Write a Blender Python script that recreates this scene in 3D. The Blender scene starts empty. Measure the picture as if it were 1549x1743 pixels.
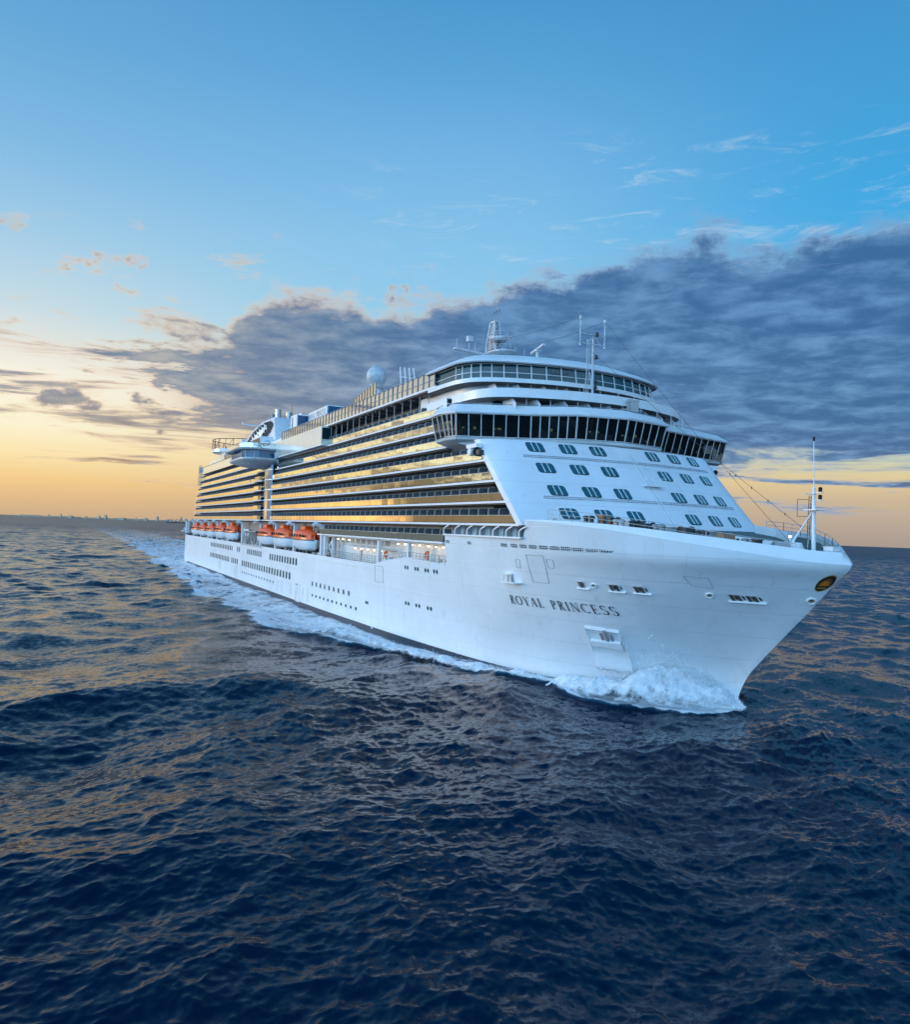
import bpy, math, random
import numpy as np
from mathutils import Vector, Matrix

scene = bpy.context.scene
COL = scene.collection
random.seed(7)

# ------------------------------------------------------------------ camera
YAW, PITCH, ROLL = (math.radians(a) for a in (153.765, 1.404, 2.1226))
FWD = Vector((math.cos(PITCH)*math.cos(YAW), math.cos(PITCH)*math.sin(YAW), math.sin(PITCH)))
RT0 = FWD.cross(Vector((0, 0, 1))).normalized()
UP0 = RT0.cross(FWD)
RT = math.cos(ROLL)*RT0 + math.sin(ROLL)*UP0
UP = -math.sin(ROLL)*RT0 + math.cos(ROLL)*UP0
CAMP = Vector((62.22, -65.645, 17.979))
cam = bpy.data.cameras.new('camera')
cam.sensor_fit = 'HORIZONTAL'
cam.sensor_width = 36.0
cam.lens = 36.0*1320.6/1549.0
cam.clip_start = 0.5
cam.clip_end = 120000.0
camo = bpy.data.objects.new('camera', cam)
m3 = Matrix((RT, UP, -FWD)).transposed()
camo.matrix_world = Matrix.Translation(CAMP) @ m3.to_4x4()
COL.objects.link(camo)
scene.camera = camo

# ------------------------------------------------------------------ exposure
scene.view_settings.view_transform = 'Standard'
scene.view_settings.look = 'None'
scene.view_settings.exposure = 0.0
scene.view_settings.gamma = 1.0
scene.view_settings.use_curve_mapping = False
scene.cycles.max_bounces = 6
scene.cycles.transparent_max_bounces = 8
scene.cycles.caustics_reflective = False
scene.cycles.caustics_refractive = False
scene.cycles.sample_clamp_indirect = 6.0

# ------------------------------------------------------------------ sun
SUN_AZ = -74.0          # degrees right of the view axis (beyond the left edge of the frame)
SUN_EL = 5.0
f2 = Vector((math.cos(YAW), math.sin(YAW), 0)); r2 = Vector((math.sin(YAW), -math.cos(YAW), 0))
def direction(az, el):
    a, e = math.radians(az), math.radians(el)
    return (f2*math.cos(a) + r2*math.sin(a))*math.cos(e) + Vector((0, 0, math.sin(e)))
sl = bpy.data.lights.new('sun', 'SUN')
sl.energy = 1.15
sl.angle = math.radians(10)
sl.color = (1.0, 0.72, 0.40)
so = bpy.data.objects.new('sun', sl)
so.rotation_euler = (-direction(SUN_AZ, SUN_EL)).to_track_quat('-Z', 'Y').to_euler()
COL.objects.link(so)

# ------------------------------------------------------------------ node helpers
def s2l(c):
    return tuple((v/255/12.92 if v/255 <= 0.04045 else ((v/255+0.055)/1.055)**2.4) for v in c)

class NT:
    """tiny expression builder over a node tree"""
    def __init__(self, tree):
        self.t = tree; self.n = tree.nodes; self.l = tree.links
        self.n.clear()
    def put(self, sock, v):
        if isinstance(v, bpy.types.NodeSocket): self.l.new(v, sock)
        elif v is not None:
            if hasattr(sock, 'default_value'):
                if isinstance(v, (tuple, list)) and len(v) == 3 and sock.type == 'RGBA': v = (*v, 1)
                sock.default_value = v
    def m(self, op, a, b=None, c=None, clamp=False):
        n = self.n.new('ShaderNodeMath'); n.operation = op; n.use_clamp = clamp
        for i, v in enumerate((a, b, c)): self.put(n.inputs[i], v) if v is not None else None
        return n.outputs[0]
    def add(self, a, b): return self.m('ADD', a, b)
    def sub(self, a, b): return self.m('SUBTRACT', a, b)
    def mul(self, a, b): return self.m('MULTIPLY', a, b)
    def div(self, a, b): return self.m('DIVIDE', a, b)
    def vm(self, op, a, b=None, s=None):
        n = self.n.new('ShaderNodeVectorMath'); n.operation = op
        self.put(n.inputs[0], a)
        if b is not None: self.put(n.inputs[1], b)
        if s is not None: self.put(n.inputs['Scale'], s)
        return n.outputs['Value'] if op in ('DOT_PRODUCT', 'LENGTH') else n.outputs[0]
    def xyz(self, x, y, z):
        n = self.n.new('ShaderNodeCombineXYZ')
        for i, v in enumerate((x, y, z)): self.put(n.inputs[i], v)
        return n.outputs[0]
    def sep(self, v):
        n = self.n.new('ShaderNodeSeparateXYZ'); self.put(n.inputs[0], v)
        return n.outputs
    def smooth(self, v, a, b, lo=0.0, hi=1.0):
        n = self.n.new('ShaderNodeMapRange'); n.interpolation_type = 'SMOOTHSTEP'
        for i, q in enumerate((v, a, b, lo, hi)): self.put(n.inputs[i], q)
        return n.outputs[0]
    def lin(self, v, a, b, lo=0.0, hi=1.0):
        n = self.n.new('ShaderNodeMapRange'); n.clamp = True
        for i, q in enumerate((v, a, b, lo, hi)): self.put(n.inputs[i], q)
        return n.outputs[0]
    def noise(self, vec, scale, detail=5, rough=0.55, dist=0.0, lac=2.0):
        n = self.n.new('ShaderNodeTexNoise')
        self.put(n.inputs['Vector'], vec)
        n.inputs['Scale'].default_value = scale; n.inputs['Detail'].default_value = detail
        n.inputs['Roughness'].default_value = rough; n.inputs['Distortion'].default_value = dist
        n.inputs['Lacunarity'].default_value = lac
        return n.outputs['Fac']
    def ramp(self, fac, stops, interp='LINEAR', srgb=True):
        n = self.n.new('ShaderNodeValToRGB'); n.color_ramp.interpolation = interp
        el = n.color_ramp.elements
        while len(el) > 1: el.remove(el[-1])
        for i, (p, c) in enumerate(stops):
            e = el[0] if i == 0 else el.new(p)
            e.position = p
            if not isinstance(c, (tuple, list)): c = (c, c, c)
            elif srgb: c = s2l(c)
            e.color = (*c, 1)
        self.put(n.inputs[0], fac)
        return n.outputs[0]
    def mix(self, f, a, b, mode='MIX'):
        n = self.n.new('ShaderNodeMix'); n.data_type = 'RGBA'; n.blend_type = mode; n.clamp_factor = True
        self.put(n.inputs[0], f); self.put(n.inputs[6], a); self.put(n.inputs[7], b)
        return n.outputs[2]
    def gauss(self, a, b, sa, sb):     # exp(-(a/sa)^2-(b/sb)^2)
        p = self.mul(a, 1/sa); q = self.mul(b, 1/sb)
        return self.m('EXPONENT', self.mul(self.add(self.mul(p, p), self.mul(q, q)), -1.0))

# ------------------------------------------------------------------ sky
world = bpy.data.worlds.new('World')
scene.world = world
world.use_nodes = True
def build_sky():
    g = NT(world.node_tree)
    tc = g.n.new('ShaderNodeTexCoord')
    d = tc.outputs['Generated']
    z = g.sep(d)[2]
    df = g.vm('DOT_PRODUCT', d, tuple(f2)); dr = g.vm('DOT_PRODUCT', d, tuple(r2))
    a = g.mul(g.m('ARCTAN2', dr, df), 180/math.pi)           # azimuth, degrees right of ship-side view
    e = g.mul(g.m('ARCSINE', z), 180/math.pi)                # elevation, degrees
    en = g.m('DIVIDE', g.m('MAXIMUM', e, 0.0), 90.0)
    E_ = lambda deg: deg/90.0
    left = g.ramp(en, [(E_(0), (206, 176, 142)), (E_(1), (224, 186, 142)), (E_(2.4), (246, 206, 142)), (E_(4.0), (254, 230, 176)),
                       (E_(6.0), (255, 246, 214)), (E_(9), (253, 247, 230)), (E_(11), (232, 234, 226)), (E_(13.5), (200, 224, 234)),
                       (E_(18), (164, 208, 236)), (E_(23), (130, 190, 232)), (E_(29), (104, 172, 222)), (E_(38), (80, 152, 208)),
                       (E_(50), (52, 112, 178)), (E_(60), (38, 88, 150)), (E_(90), (26, 62, 112))])
    mid = g.ramp(en, [(E_(0), (190, 165, 140)), (E_(2), (215, 185, 150)), (E_(5), (240, 215, 160)), (E_(9), (205, 220, 215)),
                      (E_(14), (150, 210, 240)), (E_(20), (138, 200, 240)), (E_(26), (118, 184, 234)), (E_(31), (92, 168, 222)), (E_(36), (74, 152, 210)),
                      (E_(50), (52, 112, 178)), (E_(60), (38, 88, 150)), (E_(90), (26, 62, 112))])
    right = g.ramp(en, [(E_(0), (174, 158, 148)), (E_(1.5), (190, 172, 156)), (E_(3), (208, 186, 156)), (E_(4.3), (230, 206, 156)),
                        (E_(5.6), (212, 214, 180)), (E_(8), (150, 200, 222)), (E_(15), (96, 184, 234)), (E_(22), (66, 172, 232)),
                        (E_(27), (70, 164, 222)), (E_(35), (70, 148, 206)), (E_(50), (52, 112, 178)), (E_(60), (38, 88, 150)), (E_(90), (26, 62, 112))])
    sky = g.mix(g.smooth(a, -30, 0), left, mid)
    sky = g.mix(g.smooth(a, 0, 30), sky, right)
    # unseen sky behind the camera, opposite the sunset, brightened to light the hull
    absa = g.m('ABSOLUTE', g.sub(a, 20.0))
    back = g.mul(g.smooth(absa, 62, 130), g.smooth(e, 78, 40))
    backc = g.ramp(en, [(E_(0), 0.0), (E_(90), 1.0)])
    bsky = g.mix(g.smooth(e, 0, 42), (0.98, 1.95, 3.0), (0.23, 0.47, 0.81))
    bsky = g.vm('SCALE', bsky, s=BACK_FILL)
    sky = g.mix(back, sky, bsky)
    # sunset glow outside the frame on the left
    da = g.sub(a, -50.0)
    glow = g.gauss(da, g.sub(e, 3.0), 15.0, 8.0)
    sky = g.mix(1.0, sky, g.vm('SCALE', (1.0, 0.66, 0.22), s=g.mul(glow, 0.10)), 'ADD')
    hot = g.gauss(g.sub(a, -46.5), g.sub(e, 1.0), 5.0, 0.9)
    sky = g.mix(1.0, sky, g.vm('SCALE', (1.0, 0.42, 0.05), s=g.mul(hot, 1.1)), 'ADD')
    # ---- clouds
    inv = g.div(1.0, g.add(g.m('MAXIMUM', z, 0.0), 0.10))
    P = g.vm('SCALE', g.xyz(dr, df, 0.0), s=inv)
    n1 = g.noise(P, 2.6, 9, 0.62, 0.15)
    n2 = g.noise(g.vm('ADD', P, (7.3, 2.1, 0)), 5.0, 6, 0.6, 0.2)
    n3 = g.noise(g.xyz(g.mul(a, 0.09), g.mul(e, 0.55), 3.0), 1.0, 7, 0.62, 0.4)
    n4 = g.noise(g.xyz(g.mul(a, 0.22), g.mul(e, 0.30), 9.0), 1.0, 8, 0.65, 0.3)
    an = g.lin(a, -40, 40)
    A_ = lambda deg: (deg+40)/80.0
    # upper edge of the bank, lower edge of the bank (elevation/40)
    top = g.mul(g.ramp(an, [(A_(-40), 8/40), (A_(-30), 9.5/40), (A_(-25.5), 12.2/40), (A_(-22), 14.2/40), (A_(-17), 14.0/40), (A_(-15.2), 16.6/40), (A_(-9), 16.4/40),
                            (A_(0), 17.2/40), (A_(5), 19.0/40), (A_(12), 20.2/40), (A_(17), 21.0/40), (A_(22), 20.6/40), (A_(27), 21.2/40), (A_(40), 22/40)], srgb=False), 40.0)
    bot = g.mul(g.ramp(an, [(A_(-40), 8.5/40), (A_(-26), 7.2/40), (A_(-18), 6.0/40), (A_(-8), 5.4/40), (A_(10), 5.4/40), (A_(20), 5.5/40), (A_(40), 5.4/40)], srgb=False), 40.0)
    wob = g.mul(g.sub(n1, 0.5), 7.0)
    wob2 = g.mul(g.sub(n4, 0.5), 6.0)
    ee = g.add(e, g.add(wob, wob2))
    st = g.smooth(g.sub(top, ee), -1.0, 2.8)
    sb = g.smooth(g.sub(g.add(e, g.mul(g.sub(n3, 0.5), 6.0)), bot), -0.9, 1.3)
    leftthin = g.smooth(a, -27, -10)                      # the bank breaks up to the left
    holes = g.smooth(g.add(n3, g.mul(g.sub(n2, 0.5), 0.6)), g.add(0.30, g.mul(g.sub(1.0, leftthin), 0.18)), g.add(0.46, g.mul(g.sub(1.0, leftthin), 0.18)))
    bank = g.mul(g.mul(st, sb), g.add(g.mul(holes, g.sub(1.0, g.mul(leftthin, 0.90))), g.mul(leftthin, 0.90)))
    # low streaks
    n5 = g.noise(g.xyz(g.mul(a, 0.075), g.mul(e, 0.85), 21.0), 1.0, 7, 0.6, 0.5)
    lowm = g.mul(g.smooth(e, 1.2, 3.0), g.smooth(e, 13.5, 10.5))
    lowm = g.mul(lowm, g.add(g.smooth(a, 0, -12), g.smooth(a, 8, 14)))
    streak = g.mul(g.smooth(n5, g.sub(g.sub(0.54, g.mul(g.smooth(a, 8, 16), 0.06)), g.mul(g.add(g.gauss(g.sub(a, -20.0), g.sub(e, 8.0), 12.0, 4.5), g.gauss(g.sub(a, -48.0), g.sub(e, 5.0), 12.0, 5.0)), 0.15)), 0.66), g.mul(lowm, 0.9))
    # loose puffs above the bank
    n6 = g.noise(g.xyz(g.mul(a, 0.16), g.mul(e, 0.34), 5.0), 1.0, 8, 0.6, 0.3)
    pm = g.mul(g.smooth(e, 9, 13), g.smooth(e, 22, 16))
    pm = g.m('MAXIMUM', pm, g.mul(g.mul(g.smooth(e, 3, 6), g.smooth(e, 15, 11)), g.smooth(a, -6, -14)))
    puff = g.mul(g.smooth(n6, 0.53, 0.68), g.mul(pm, 0.85))
    # a heavier bank low in the sky beyond the left edge of the view
    lowb = g.mul(g.smooth(g.add(a, g.mul(g.sub(n3, 0.5), 8.0)), -45.5, -49.0), g.smooth(g.add(e, g.mul(g.sub(n2, 0.5), 5.0)), 5.4, 3.4))
    lowb = g.mul(lowb, g.mul(g.smooth(a, -80, -66), 0.9))
    dens = g.m('MAXIMUM', g.m('MAXIMUM', bank, streak), puff)
    # colours of the cloud: cool blue to the right, warm grey to the left
    warm = g.smooth(a, 6, -26)
    low = g.smooth(e, 10, 3)
    core = g.mix(warm, s2l((58, 102, 154)), s2l((106, 128, 158)))
    core = g.mix(g.mul(low, warm), core, s2l((176, 148, 122)))
    lite = g.mix(warm, s2l((112, 158, 206)), s2l((190, 184, 174)))
    tex = g.smooth(g.add(g.mul(n2, 0.68), g.mul(n3, 0.32)), 0.40, 0.66)
    body = g.mix(g.mul(tex, 0.85), core, lite)
    edge = g.mix(g.smooth(a, 14, -12), s2l((150, 178, 212)), s2l((244, 208, 170)))
    cc = g.mix(g.smooth(g.add(dens, g.mul(g.sub(n4, 0.5), 0.5)), 0.18, 0.85), edge, body)
    sky2 = g.mix(g.mul(g.smooth(dens, 0.02, 0.75), 0.94), sky, cc)
    sky2 = g.mix(lowb, sky2, s2l((74, 78, 80)))
    # cirrus wisps
    wv = g.noise(g.xyz(g.add(g.mul(a, 0.16), g.mul(e, -0.10)), g.mul(e, 0.8), 1.0), 1.0, 9, 0.72, 0.8)
    wm = g.mul(g.smooth(e, 17, 20), g.smooth(e, 29, 24))
    cir = g.mul(g.smooth(wv, 0.53, 0.74), g.mul(wm, g.mul(g.smooth(a, -16, 2), 0.55)))
    sky2 = g.mix(cir, sky2, s2l((200, 222, 240)))
    # under the horizon: the same colour as the lowest sky, dimmed
    # physical sky blended in
    nish = g.n.new('ShaderNodeTexSky'); nish.sky_type = 'NISHITA'; nish.sun_disc = False
    nish.sun_elevation = math.radians(SUN_EL)
    sd = direction(SUN_AZ, 0); nish.sun_rotation = math.atan2(sd.x, sd.y)
    nish.air_density = 1.0; nish.dust_density = 1.2
    fin = g.mix(0.06, sky2, g.vm('SCALE', nish.outputs[0], s=0.10))
    bg = g.n.new('ShaderNodeBackground'); g.l.new(fin, bg.inputs[0]); bg.inputs[1].default_value = 1.0
    out = g.n.new('ShaderNodeOutputWorld'); g.l.new(bg.outputs[0], out.inputs[0])
BACK_FILL = 1.68
build_sky()
world.cycles.sampling_method = 'MANUAL'
world.cycles.sample_map_resolution = 1024

# ------------------------------------------------------------------ materials
MATS = {}
def new_mat(name):
    m = bpy.data.materials.new(name); m.use_nodes = True
    MATS[name] = m
    return m, NT(m.node_tree)
def finish(g, shader, disp=None):
    o = g.n.new('ShaderNodeOutputMaterial'); g.l.new(shader, o.inputs[0])
def principled(g, **kw):
    b = g.n.new('ShaderNodeBsdfPrincipled')
    for k, v in kw.items(): g.put(b.inputs[k.replace('_', ' ')], v)
    return b
def paint(name, col, rough=0.4, var=0.06, scale=0.35, metal=0.0, seams=False, streaks=0.0, gloss=0.0):
    """painted steel: slight mottling, plate seams and rain streaks"""
    m, g = new_mat(name)
    tc = g.n.new('ShaderNodeTexCoord'); P = tc.outputs['Object']
    n = g.noise(P, scale, 6, 0.6)
    c = g.mix(g.smooth(n, 0.3, 0.7), tuple(v*(1-var) for v in col), tuple(min(1, v*(1+var*0.5)) for v in col))
    nrm = None
    if streaks:
        x, y, z = g.sep(P)
        sv = g.noise(g.xyz(g.mul(x, 1.1), g.mul(y, 1.1), g.mul(z, 0.09)), 1.0, 6, 0.65)
        c = g.mix(g.mul(g.smooth(sv, 0.55, 0.78), streaks), c, (0.42, 0.37, 0.31))
    h = None
    if seams:
        x, y, z = g.sep(P)
        sz = g.m('PINGPONG', z, 1.35)
        sx = g.m('PINGPONG', g.add(x, 200.0), 4.5)
        line = g.m('MAXIMUM', g.smooth(sz, 0.05, 0.0), g.mul(g.smooth(sx, 0.05, 0.0), 0.35))
        c = g.mix(g.mul(line, 0.45), c, tuple(v*0.6 for v in col))
        h = g.mul(g.noise(P, 0.55, 2, 0.5), 0.10)
        h = g.add(h, g.mul(line, -0.02))
    else:
        h = g.mul(g.noise(P, 0.9, 2, 0.5), 0.02)
    bp = g.n.new('ShaderNodeBump'); bp.inputs['Strength'].default_value = 0.6; bp.inputs['Distance'].default_value = 1.0
    g.l.new(h, bp.inputs['Height'])
    b = principled(g, Base_Color=c, Roughness=rough, Metallic=metal, Normal=bp.outputs[0])
    if gloss: b.inputs['Coat Weight'].default_value = gloss; b.inputs['Coat IOR'].default_value = 2.1; b.inputs['Coat Roughness'].default_value = 0.12
    finish(g, b.outputs[0])
    return m
paint('hull_white', (0.80, 0.82, 0.84), 0.32, 0.07, 0.12, seams=True, streaks=0.30)
paint('white', (0.80, 0.81, 0.82), 0.35, 0.06, 0.3, streaks=0.06)
paint('cream_panel', (0.80, 0.77, 0.68), 0.16, 0.05, 0.25, streaks=0.08, gloss=1.0)
paint('mast_white', (0.56, 0.58, 0.60), 0.45, 0.18, 1.4, streaks=0.2)
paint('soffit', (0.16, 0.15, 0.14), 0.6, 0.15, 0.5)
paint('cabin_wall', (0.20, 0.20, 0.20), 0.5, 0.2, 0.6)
paint('grey', (0.30, 0.31, 0.33), 0.5, 0.15, 0.8)
paint('dark', (0.035, 0.04, 0.045), 0.5, 0.2, 1.5)
paint('boot_blue', (0.012, 0.035, 0.06), 0.35, 0.25, 0.5)
paint('navy', (0.006, 0.012, 0.035), 0.4, 0.1, 1.0)
paint('orange', (0.95, 0.10, 0.010), 0.35, 0.10, 1.2)
paint('teak', (0.34, 0.20, 0.11), 0.6, 0.2, 1.5)
paint('deck_green', (0.10, 0.14, 0.13), 0.7, 0.2, 0.7)
paint('gold', (0.62, 0.36, 0.06), 0.35, 0.1, 1.0)
paint('sun_orange', (0.75, 0.20, 0.015), 0.5, 0.1, 1.0)
paint('recess', (0.42, 0.36, 0.26), 0.6, 0.25, 2.0)
paint('partition_grey', (0.15, 0.165, 0.18), 0.35, 0.15, 0.8)
paint('frame_grey', (0.44, 0.44, 0.43), 0.4, 0.1, 1.0)
paint('steel', (0.38, 0.39, 0.40), 0.28, 0.2, 1.0, metal=0.9)
paint('city_hazed', (0.66, 0.48, 0.33), 0.9, 0.1, 0.01)  # far coast: haze is put into this pale warm base colour
paint('wire', (0.05, 0.055, 0.06), 0.6, 0.1, 1.0)
paint('black', (0.010, 0.010, 0.012), 0.85, 0.1, 1.0)

def glass(name, tint, clear, ior=2.0, rough=0.02, gain=1.0, bias=0.0, refl=(1, 1, 1), wobble=0.0):
    """coated glass: mirror-like at grazing angles, tinted and partly clear otherwise"""
    m, g = new_mat(name)
    tc = g.n.new('ShaderNodeTexCoord'); P = tc.outputs['Object']
    nrm = None
    if wobble:
        x, y, z = g.sep(P)
        ny = g.noise(P, 0.8, 2, 0.5)
        bp = g.n.new('ShaderNodeBump'); bp.inputs['Strength'].default_value = 1.0; bp.inputs['Distance'].default_value = wobble
        g.l.new(ny, bp.inputs['Height']); nrm = bp.outputs[0]
    fr = g.n.new('ShaderNodeFresnel'); fr.inputs['IOR'].default_value = ior
    fac = g.m('ADD', g.mul(fr.outputs[0], gain), bias, clamp=True)
    gl = g.n.new('ShaderNodeBsdfGlossy'); g.put(gl.inputs['Color'], refl); gl.inputs['Roughness'].default_value = rough
    df = g.n.new('ShaderNodeBsdfDiffuse'); g.put(df.inputs['Color'], tint)
    if nrm is not None:
        g.l.new(nrm, gl.inputs['Normal'])
    body = df.outputs[0]
    if clear:
        tr = g.n.new('ShaderNodeBsdfTransparent'); g.put(tr.inputs['Color'], (0.75, 0.80, 0.78))
        mx = g.n.new('ShaderNodeMixShader'); mx.inputs[0].default_value = clear
        g.l.new(df.outputs[0], mx.inputs[1]); g.l.new(tr.outputs[0], mx.inputs[2]); body = mx.outputs[0]
    mx = g.n.new('ShaderNodeMixShader'); g.l.new(fac, mx.inputs[0])
    g.l.new(body, mx.inputs[1]); g.l.new(gl.outputs[0], mx.inputs[2])
    finish(g, mx.outputs[0])
    return m
glass('rail_glass', (0.06, 0.065, 0.06), 0.34, 2.2, 0.012, 0.70, 0.66, (1, 1, 0.80), wobble=0.003)
glass('screen_glass', (0.10, 0.12, 0.12), 0.35, 2.0, 0.02, 1.0, 0.32, (1, 0.98, 0.93), wobble=0.003)
glass('window_glass', (0.010, 0.035, 0.045), 0.0, 1.45, 0.05, 0.22, 0.01)
glass('teal_glass', (0.02, 0.15, 0.18), 0.15, 1.7, 0.02, 1.0, 0.06, wobble=0.004)
glass('bridge_glass', (0.003, 0.008, 0.010), 0.30, 1.4, 0.01, 0.40, 0.004)
glass('lounge_glass', (0.01, 0.05, 0.06), 0.45, 1.5, 0.01, 0.9, 0.03, wobble=0.003)
glass('blue_glass', (0.015, 0.07, 0.15), 0.0, 1.45, 0.02, 0.6, 0.03, (0.8, 0.9, 1.0), wobble=0.004)
def lamp_mat(name, col, strength):
    m, g = new_mat(name)
    e = g.n.new('ShaderNodeEmission'); g.put(e.inputs[0], col); e.inputs[1].default_value = strength
    finish(g, e.outputs[0])
lamp_mat('screen_glow', (0.55, 0.80, 0.42), 0.42)
lamp_mat('lamp_warm', (1.0, 0.78, 0.48), 10.0)

# foam: broken white water
def foam_mat():
    m, g = new_mat('foam')
    tc = g.n.new('ShaderNodeTexCoord'); P = tc.outputs['Object']
    n = g.noise(P, 1.3, 7, 0.65)
    at = g.n.new('ShaderNodeAttribute'); at.attribute_name = 'thick'
    c = g.mix(g.smooth(n, 0.35, 0.65), (0.62, 0.70, 0.77), (0.92, 0.94, 0.96))
    bp = g.n.new('ShaderNodeBump'); bp.inputs['Strength'].default_value = 0.8; bp.inputs['Distance'].default_value = 0.35
    g.l.new(g.noise(P, 2.2, 6, 0.7), bp.inputs['Height'])
    df = principled(g, Base_Color=c, Roughness=0.7, Normal=bp.outputs[0])
    tr = g.n.new('ShaderNodeBsdfTransparent')
    nn = g.noise(P, 0.9, 8, 0.68)
    al = g.smooth(g.add(g.mul(nn, 1.1), at.outputs['Fac']), 0.72, 1.12)
    mx = g.n.new('ShaderNodeMixShader'); g.l.new(al, mx.inputs[0])
    g.l.new(tr.outputs[0], mx.inputs[1]); g.l.new(df.outputs[0], mx.inputs[2])
    finish(g, mx.outputs[0])
foam_mat()

SLOPE_NEAR = 0.50
def water_mat():
    m, g = new_mat('sea_water')
    geo = g.n.new('ShaderNodeNewGeometry'); P = geo.outputs['Position']
    x, y, z = g.sep(P)
    at = g.n.new('ShaderNodeAttribute'); at.attribute_name = 'foam'
    lod = g.n.new('ShaderNodeAttribute'); lod.attribute_name = 'lod'
    # ripples too small for the mesh: near ones by bump, far ones as a spread of slopes
    wx = g.add(g.mul(x, 0.86), g.mul(y, 0.51)); wy = g.sub(g.mul(y, 0.86), g.mul(x, 0.51))
    Q = g.xyz(wx, g.mul(wy, 0.55), 0.0)
    def slope(scale, off, det):
        n = g.n.new('ShaderNodeTexNoise'); n.inputs['Scale'].default_value = scale; n.inputs['Detail'].default_value = det
        n.inputs['Roughness'].default_value = 0.6; n.inputs['Distortion'].default_value = 0.3
        g.l.new(g.vm('ADD', Q, off), n.inputs['Vector'])
        return g.vm('SUBTRACT', n.outputs['Color'], (0.5, 0.5, 0.5))
    L = lod.outputs['Fac']
    s1 = g.vm('SCALE', slope(2.6, (3, 9, 1), 4), s=g.lin(L, 0, 1, SLOPE_NEAR, 0.55))
    s2 = g.vm('SCALE', slope(0.45, (31, 17, 4), 4), s=g.lin(L, 0, 1, 0.35, 0.6))
    s3 = g.vm('SCALE', slope(0.11, (11, 57, 9), 3), s=g.add(g.mul(L, 0.5), 0.08))
    s4 = g.vm('SCALE', slope(0.02, (71, 7, 2), 3), s=g.mul(L, 0.3))
    sv = g.vm('MULTIPLY', g.vm('ADD', g.vm('ADD', s1, s2), g.vm('ADD', s3, s4)), (1, 1, 0))
    nrm = g.vm('NORMALIZE', g.vm('ADD', geo.outputs['Normal'], sv))
    class _B: outputs = [nrm]
    bp = _B
    f1 = g.noise(P, 0.45, 9, 0.70, 0.6)
    f2_ = g.noise(P, 0.09, 4, 0.6, 0.4)
    fn = g.add(g.mul(f1, 0.72), g.mul(f2_, 0.28))
    f = at.outputs['Fac']
    thr = g.sub(0.80, g.mul(f, 0.52))
    fac = g.mul(g.smooth(fn, g.sub(thr, 0.05), g.add(thr, 0.10)), g.smooth(f, 0.0, 0.10))
    deep = g.mix(g.smooth(f, 0.1, 0.8), (0.0003, 0.0130, 0.0350), (0.018, 0.10, 0.16))
    wat = principled(g, Base_Color=deep, Roughness=g.lin(L, 0, 1, 0.12, 0.36), IOR=1.22, Normal=bp.outputs[0])
    bp2 = g.n.new('ShaderNodeBump'); bp2.inputs['Strength'].default_value = 0.8; bp2.inputs['Distance'].default_value = 0.5
    g.l.new(f1, bp2.inputs['Height'])
    fo = principled(g, Base_Color=(0.84, 0.89, 0.93), Roughness=0.6, Normal=bp2.outputs[0])
    mx = g.n.new('ShaderNodeMixShader'); g.l.new(g.mul(fac, 0.92), mx.inputs[0])
    g.l.new(wat.outputs[0], mx.inputs[1]); g.l.new(fo.outputs[0], mx.inputs[2])
    finish(g, mx.outputs[0])
water_mat()

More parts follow.
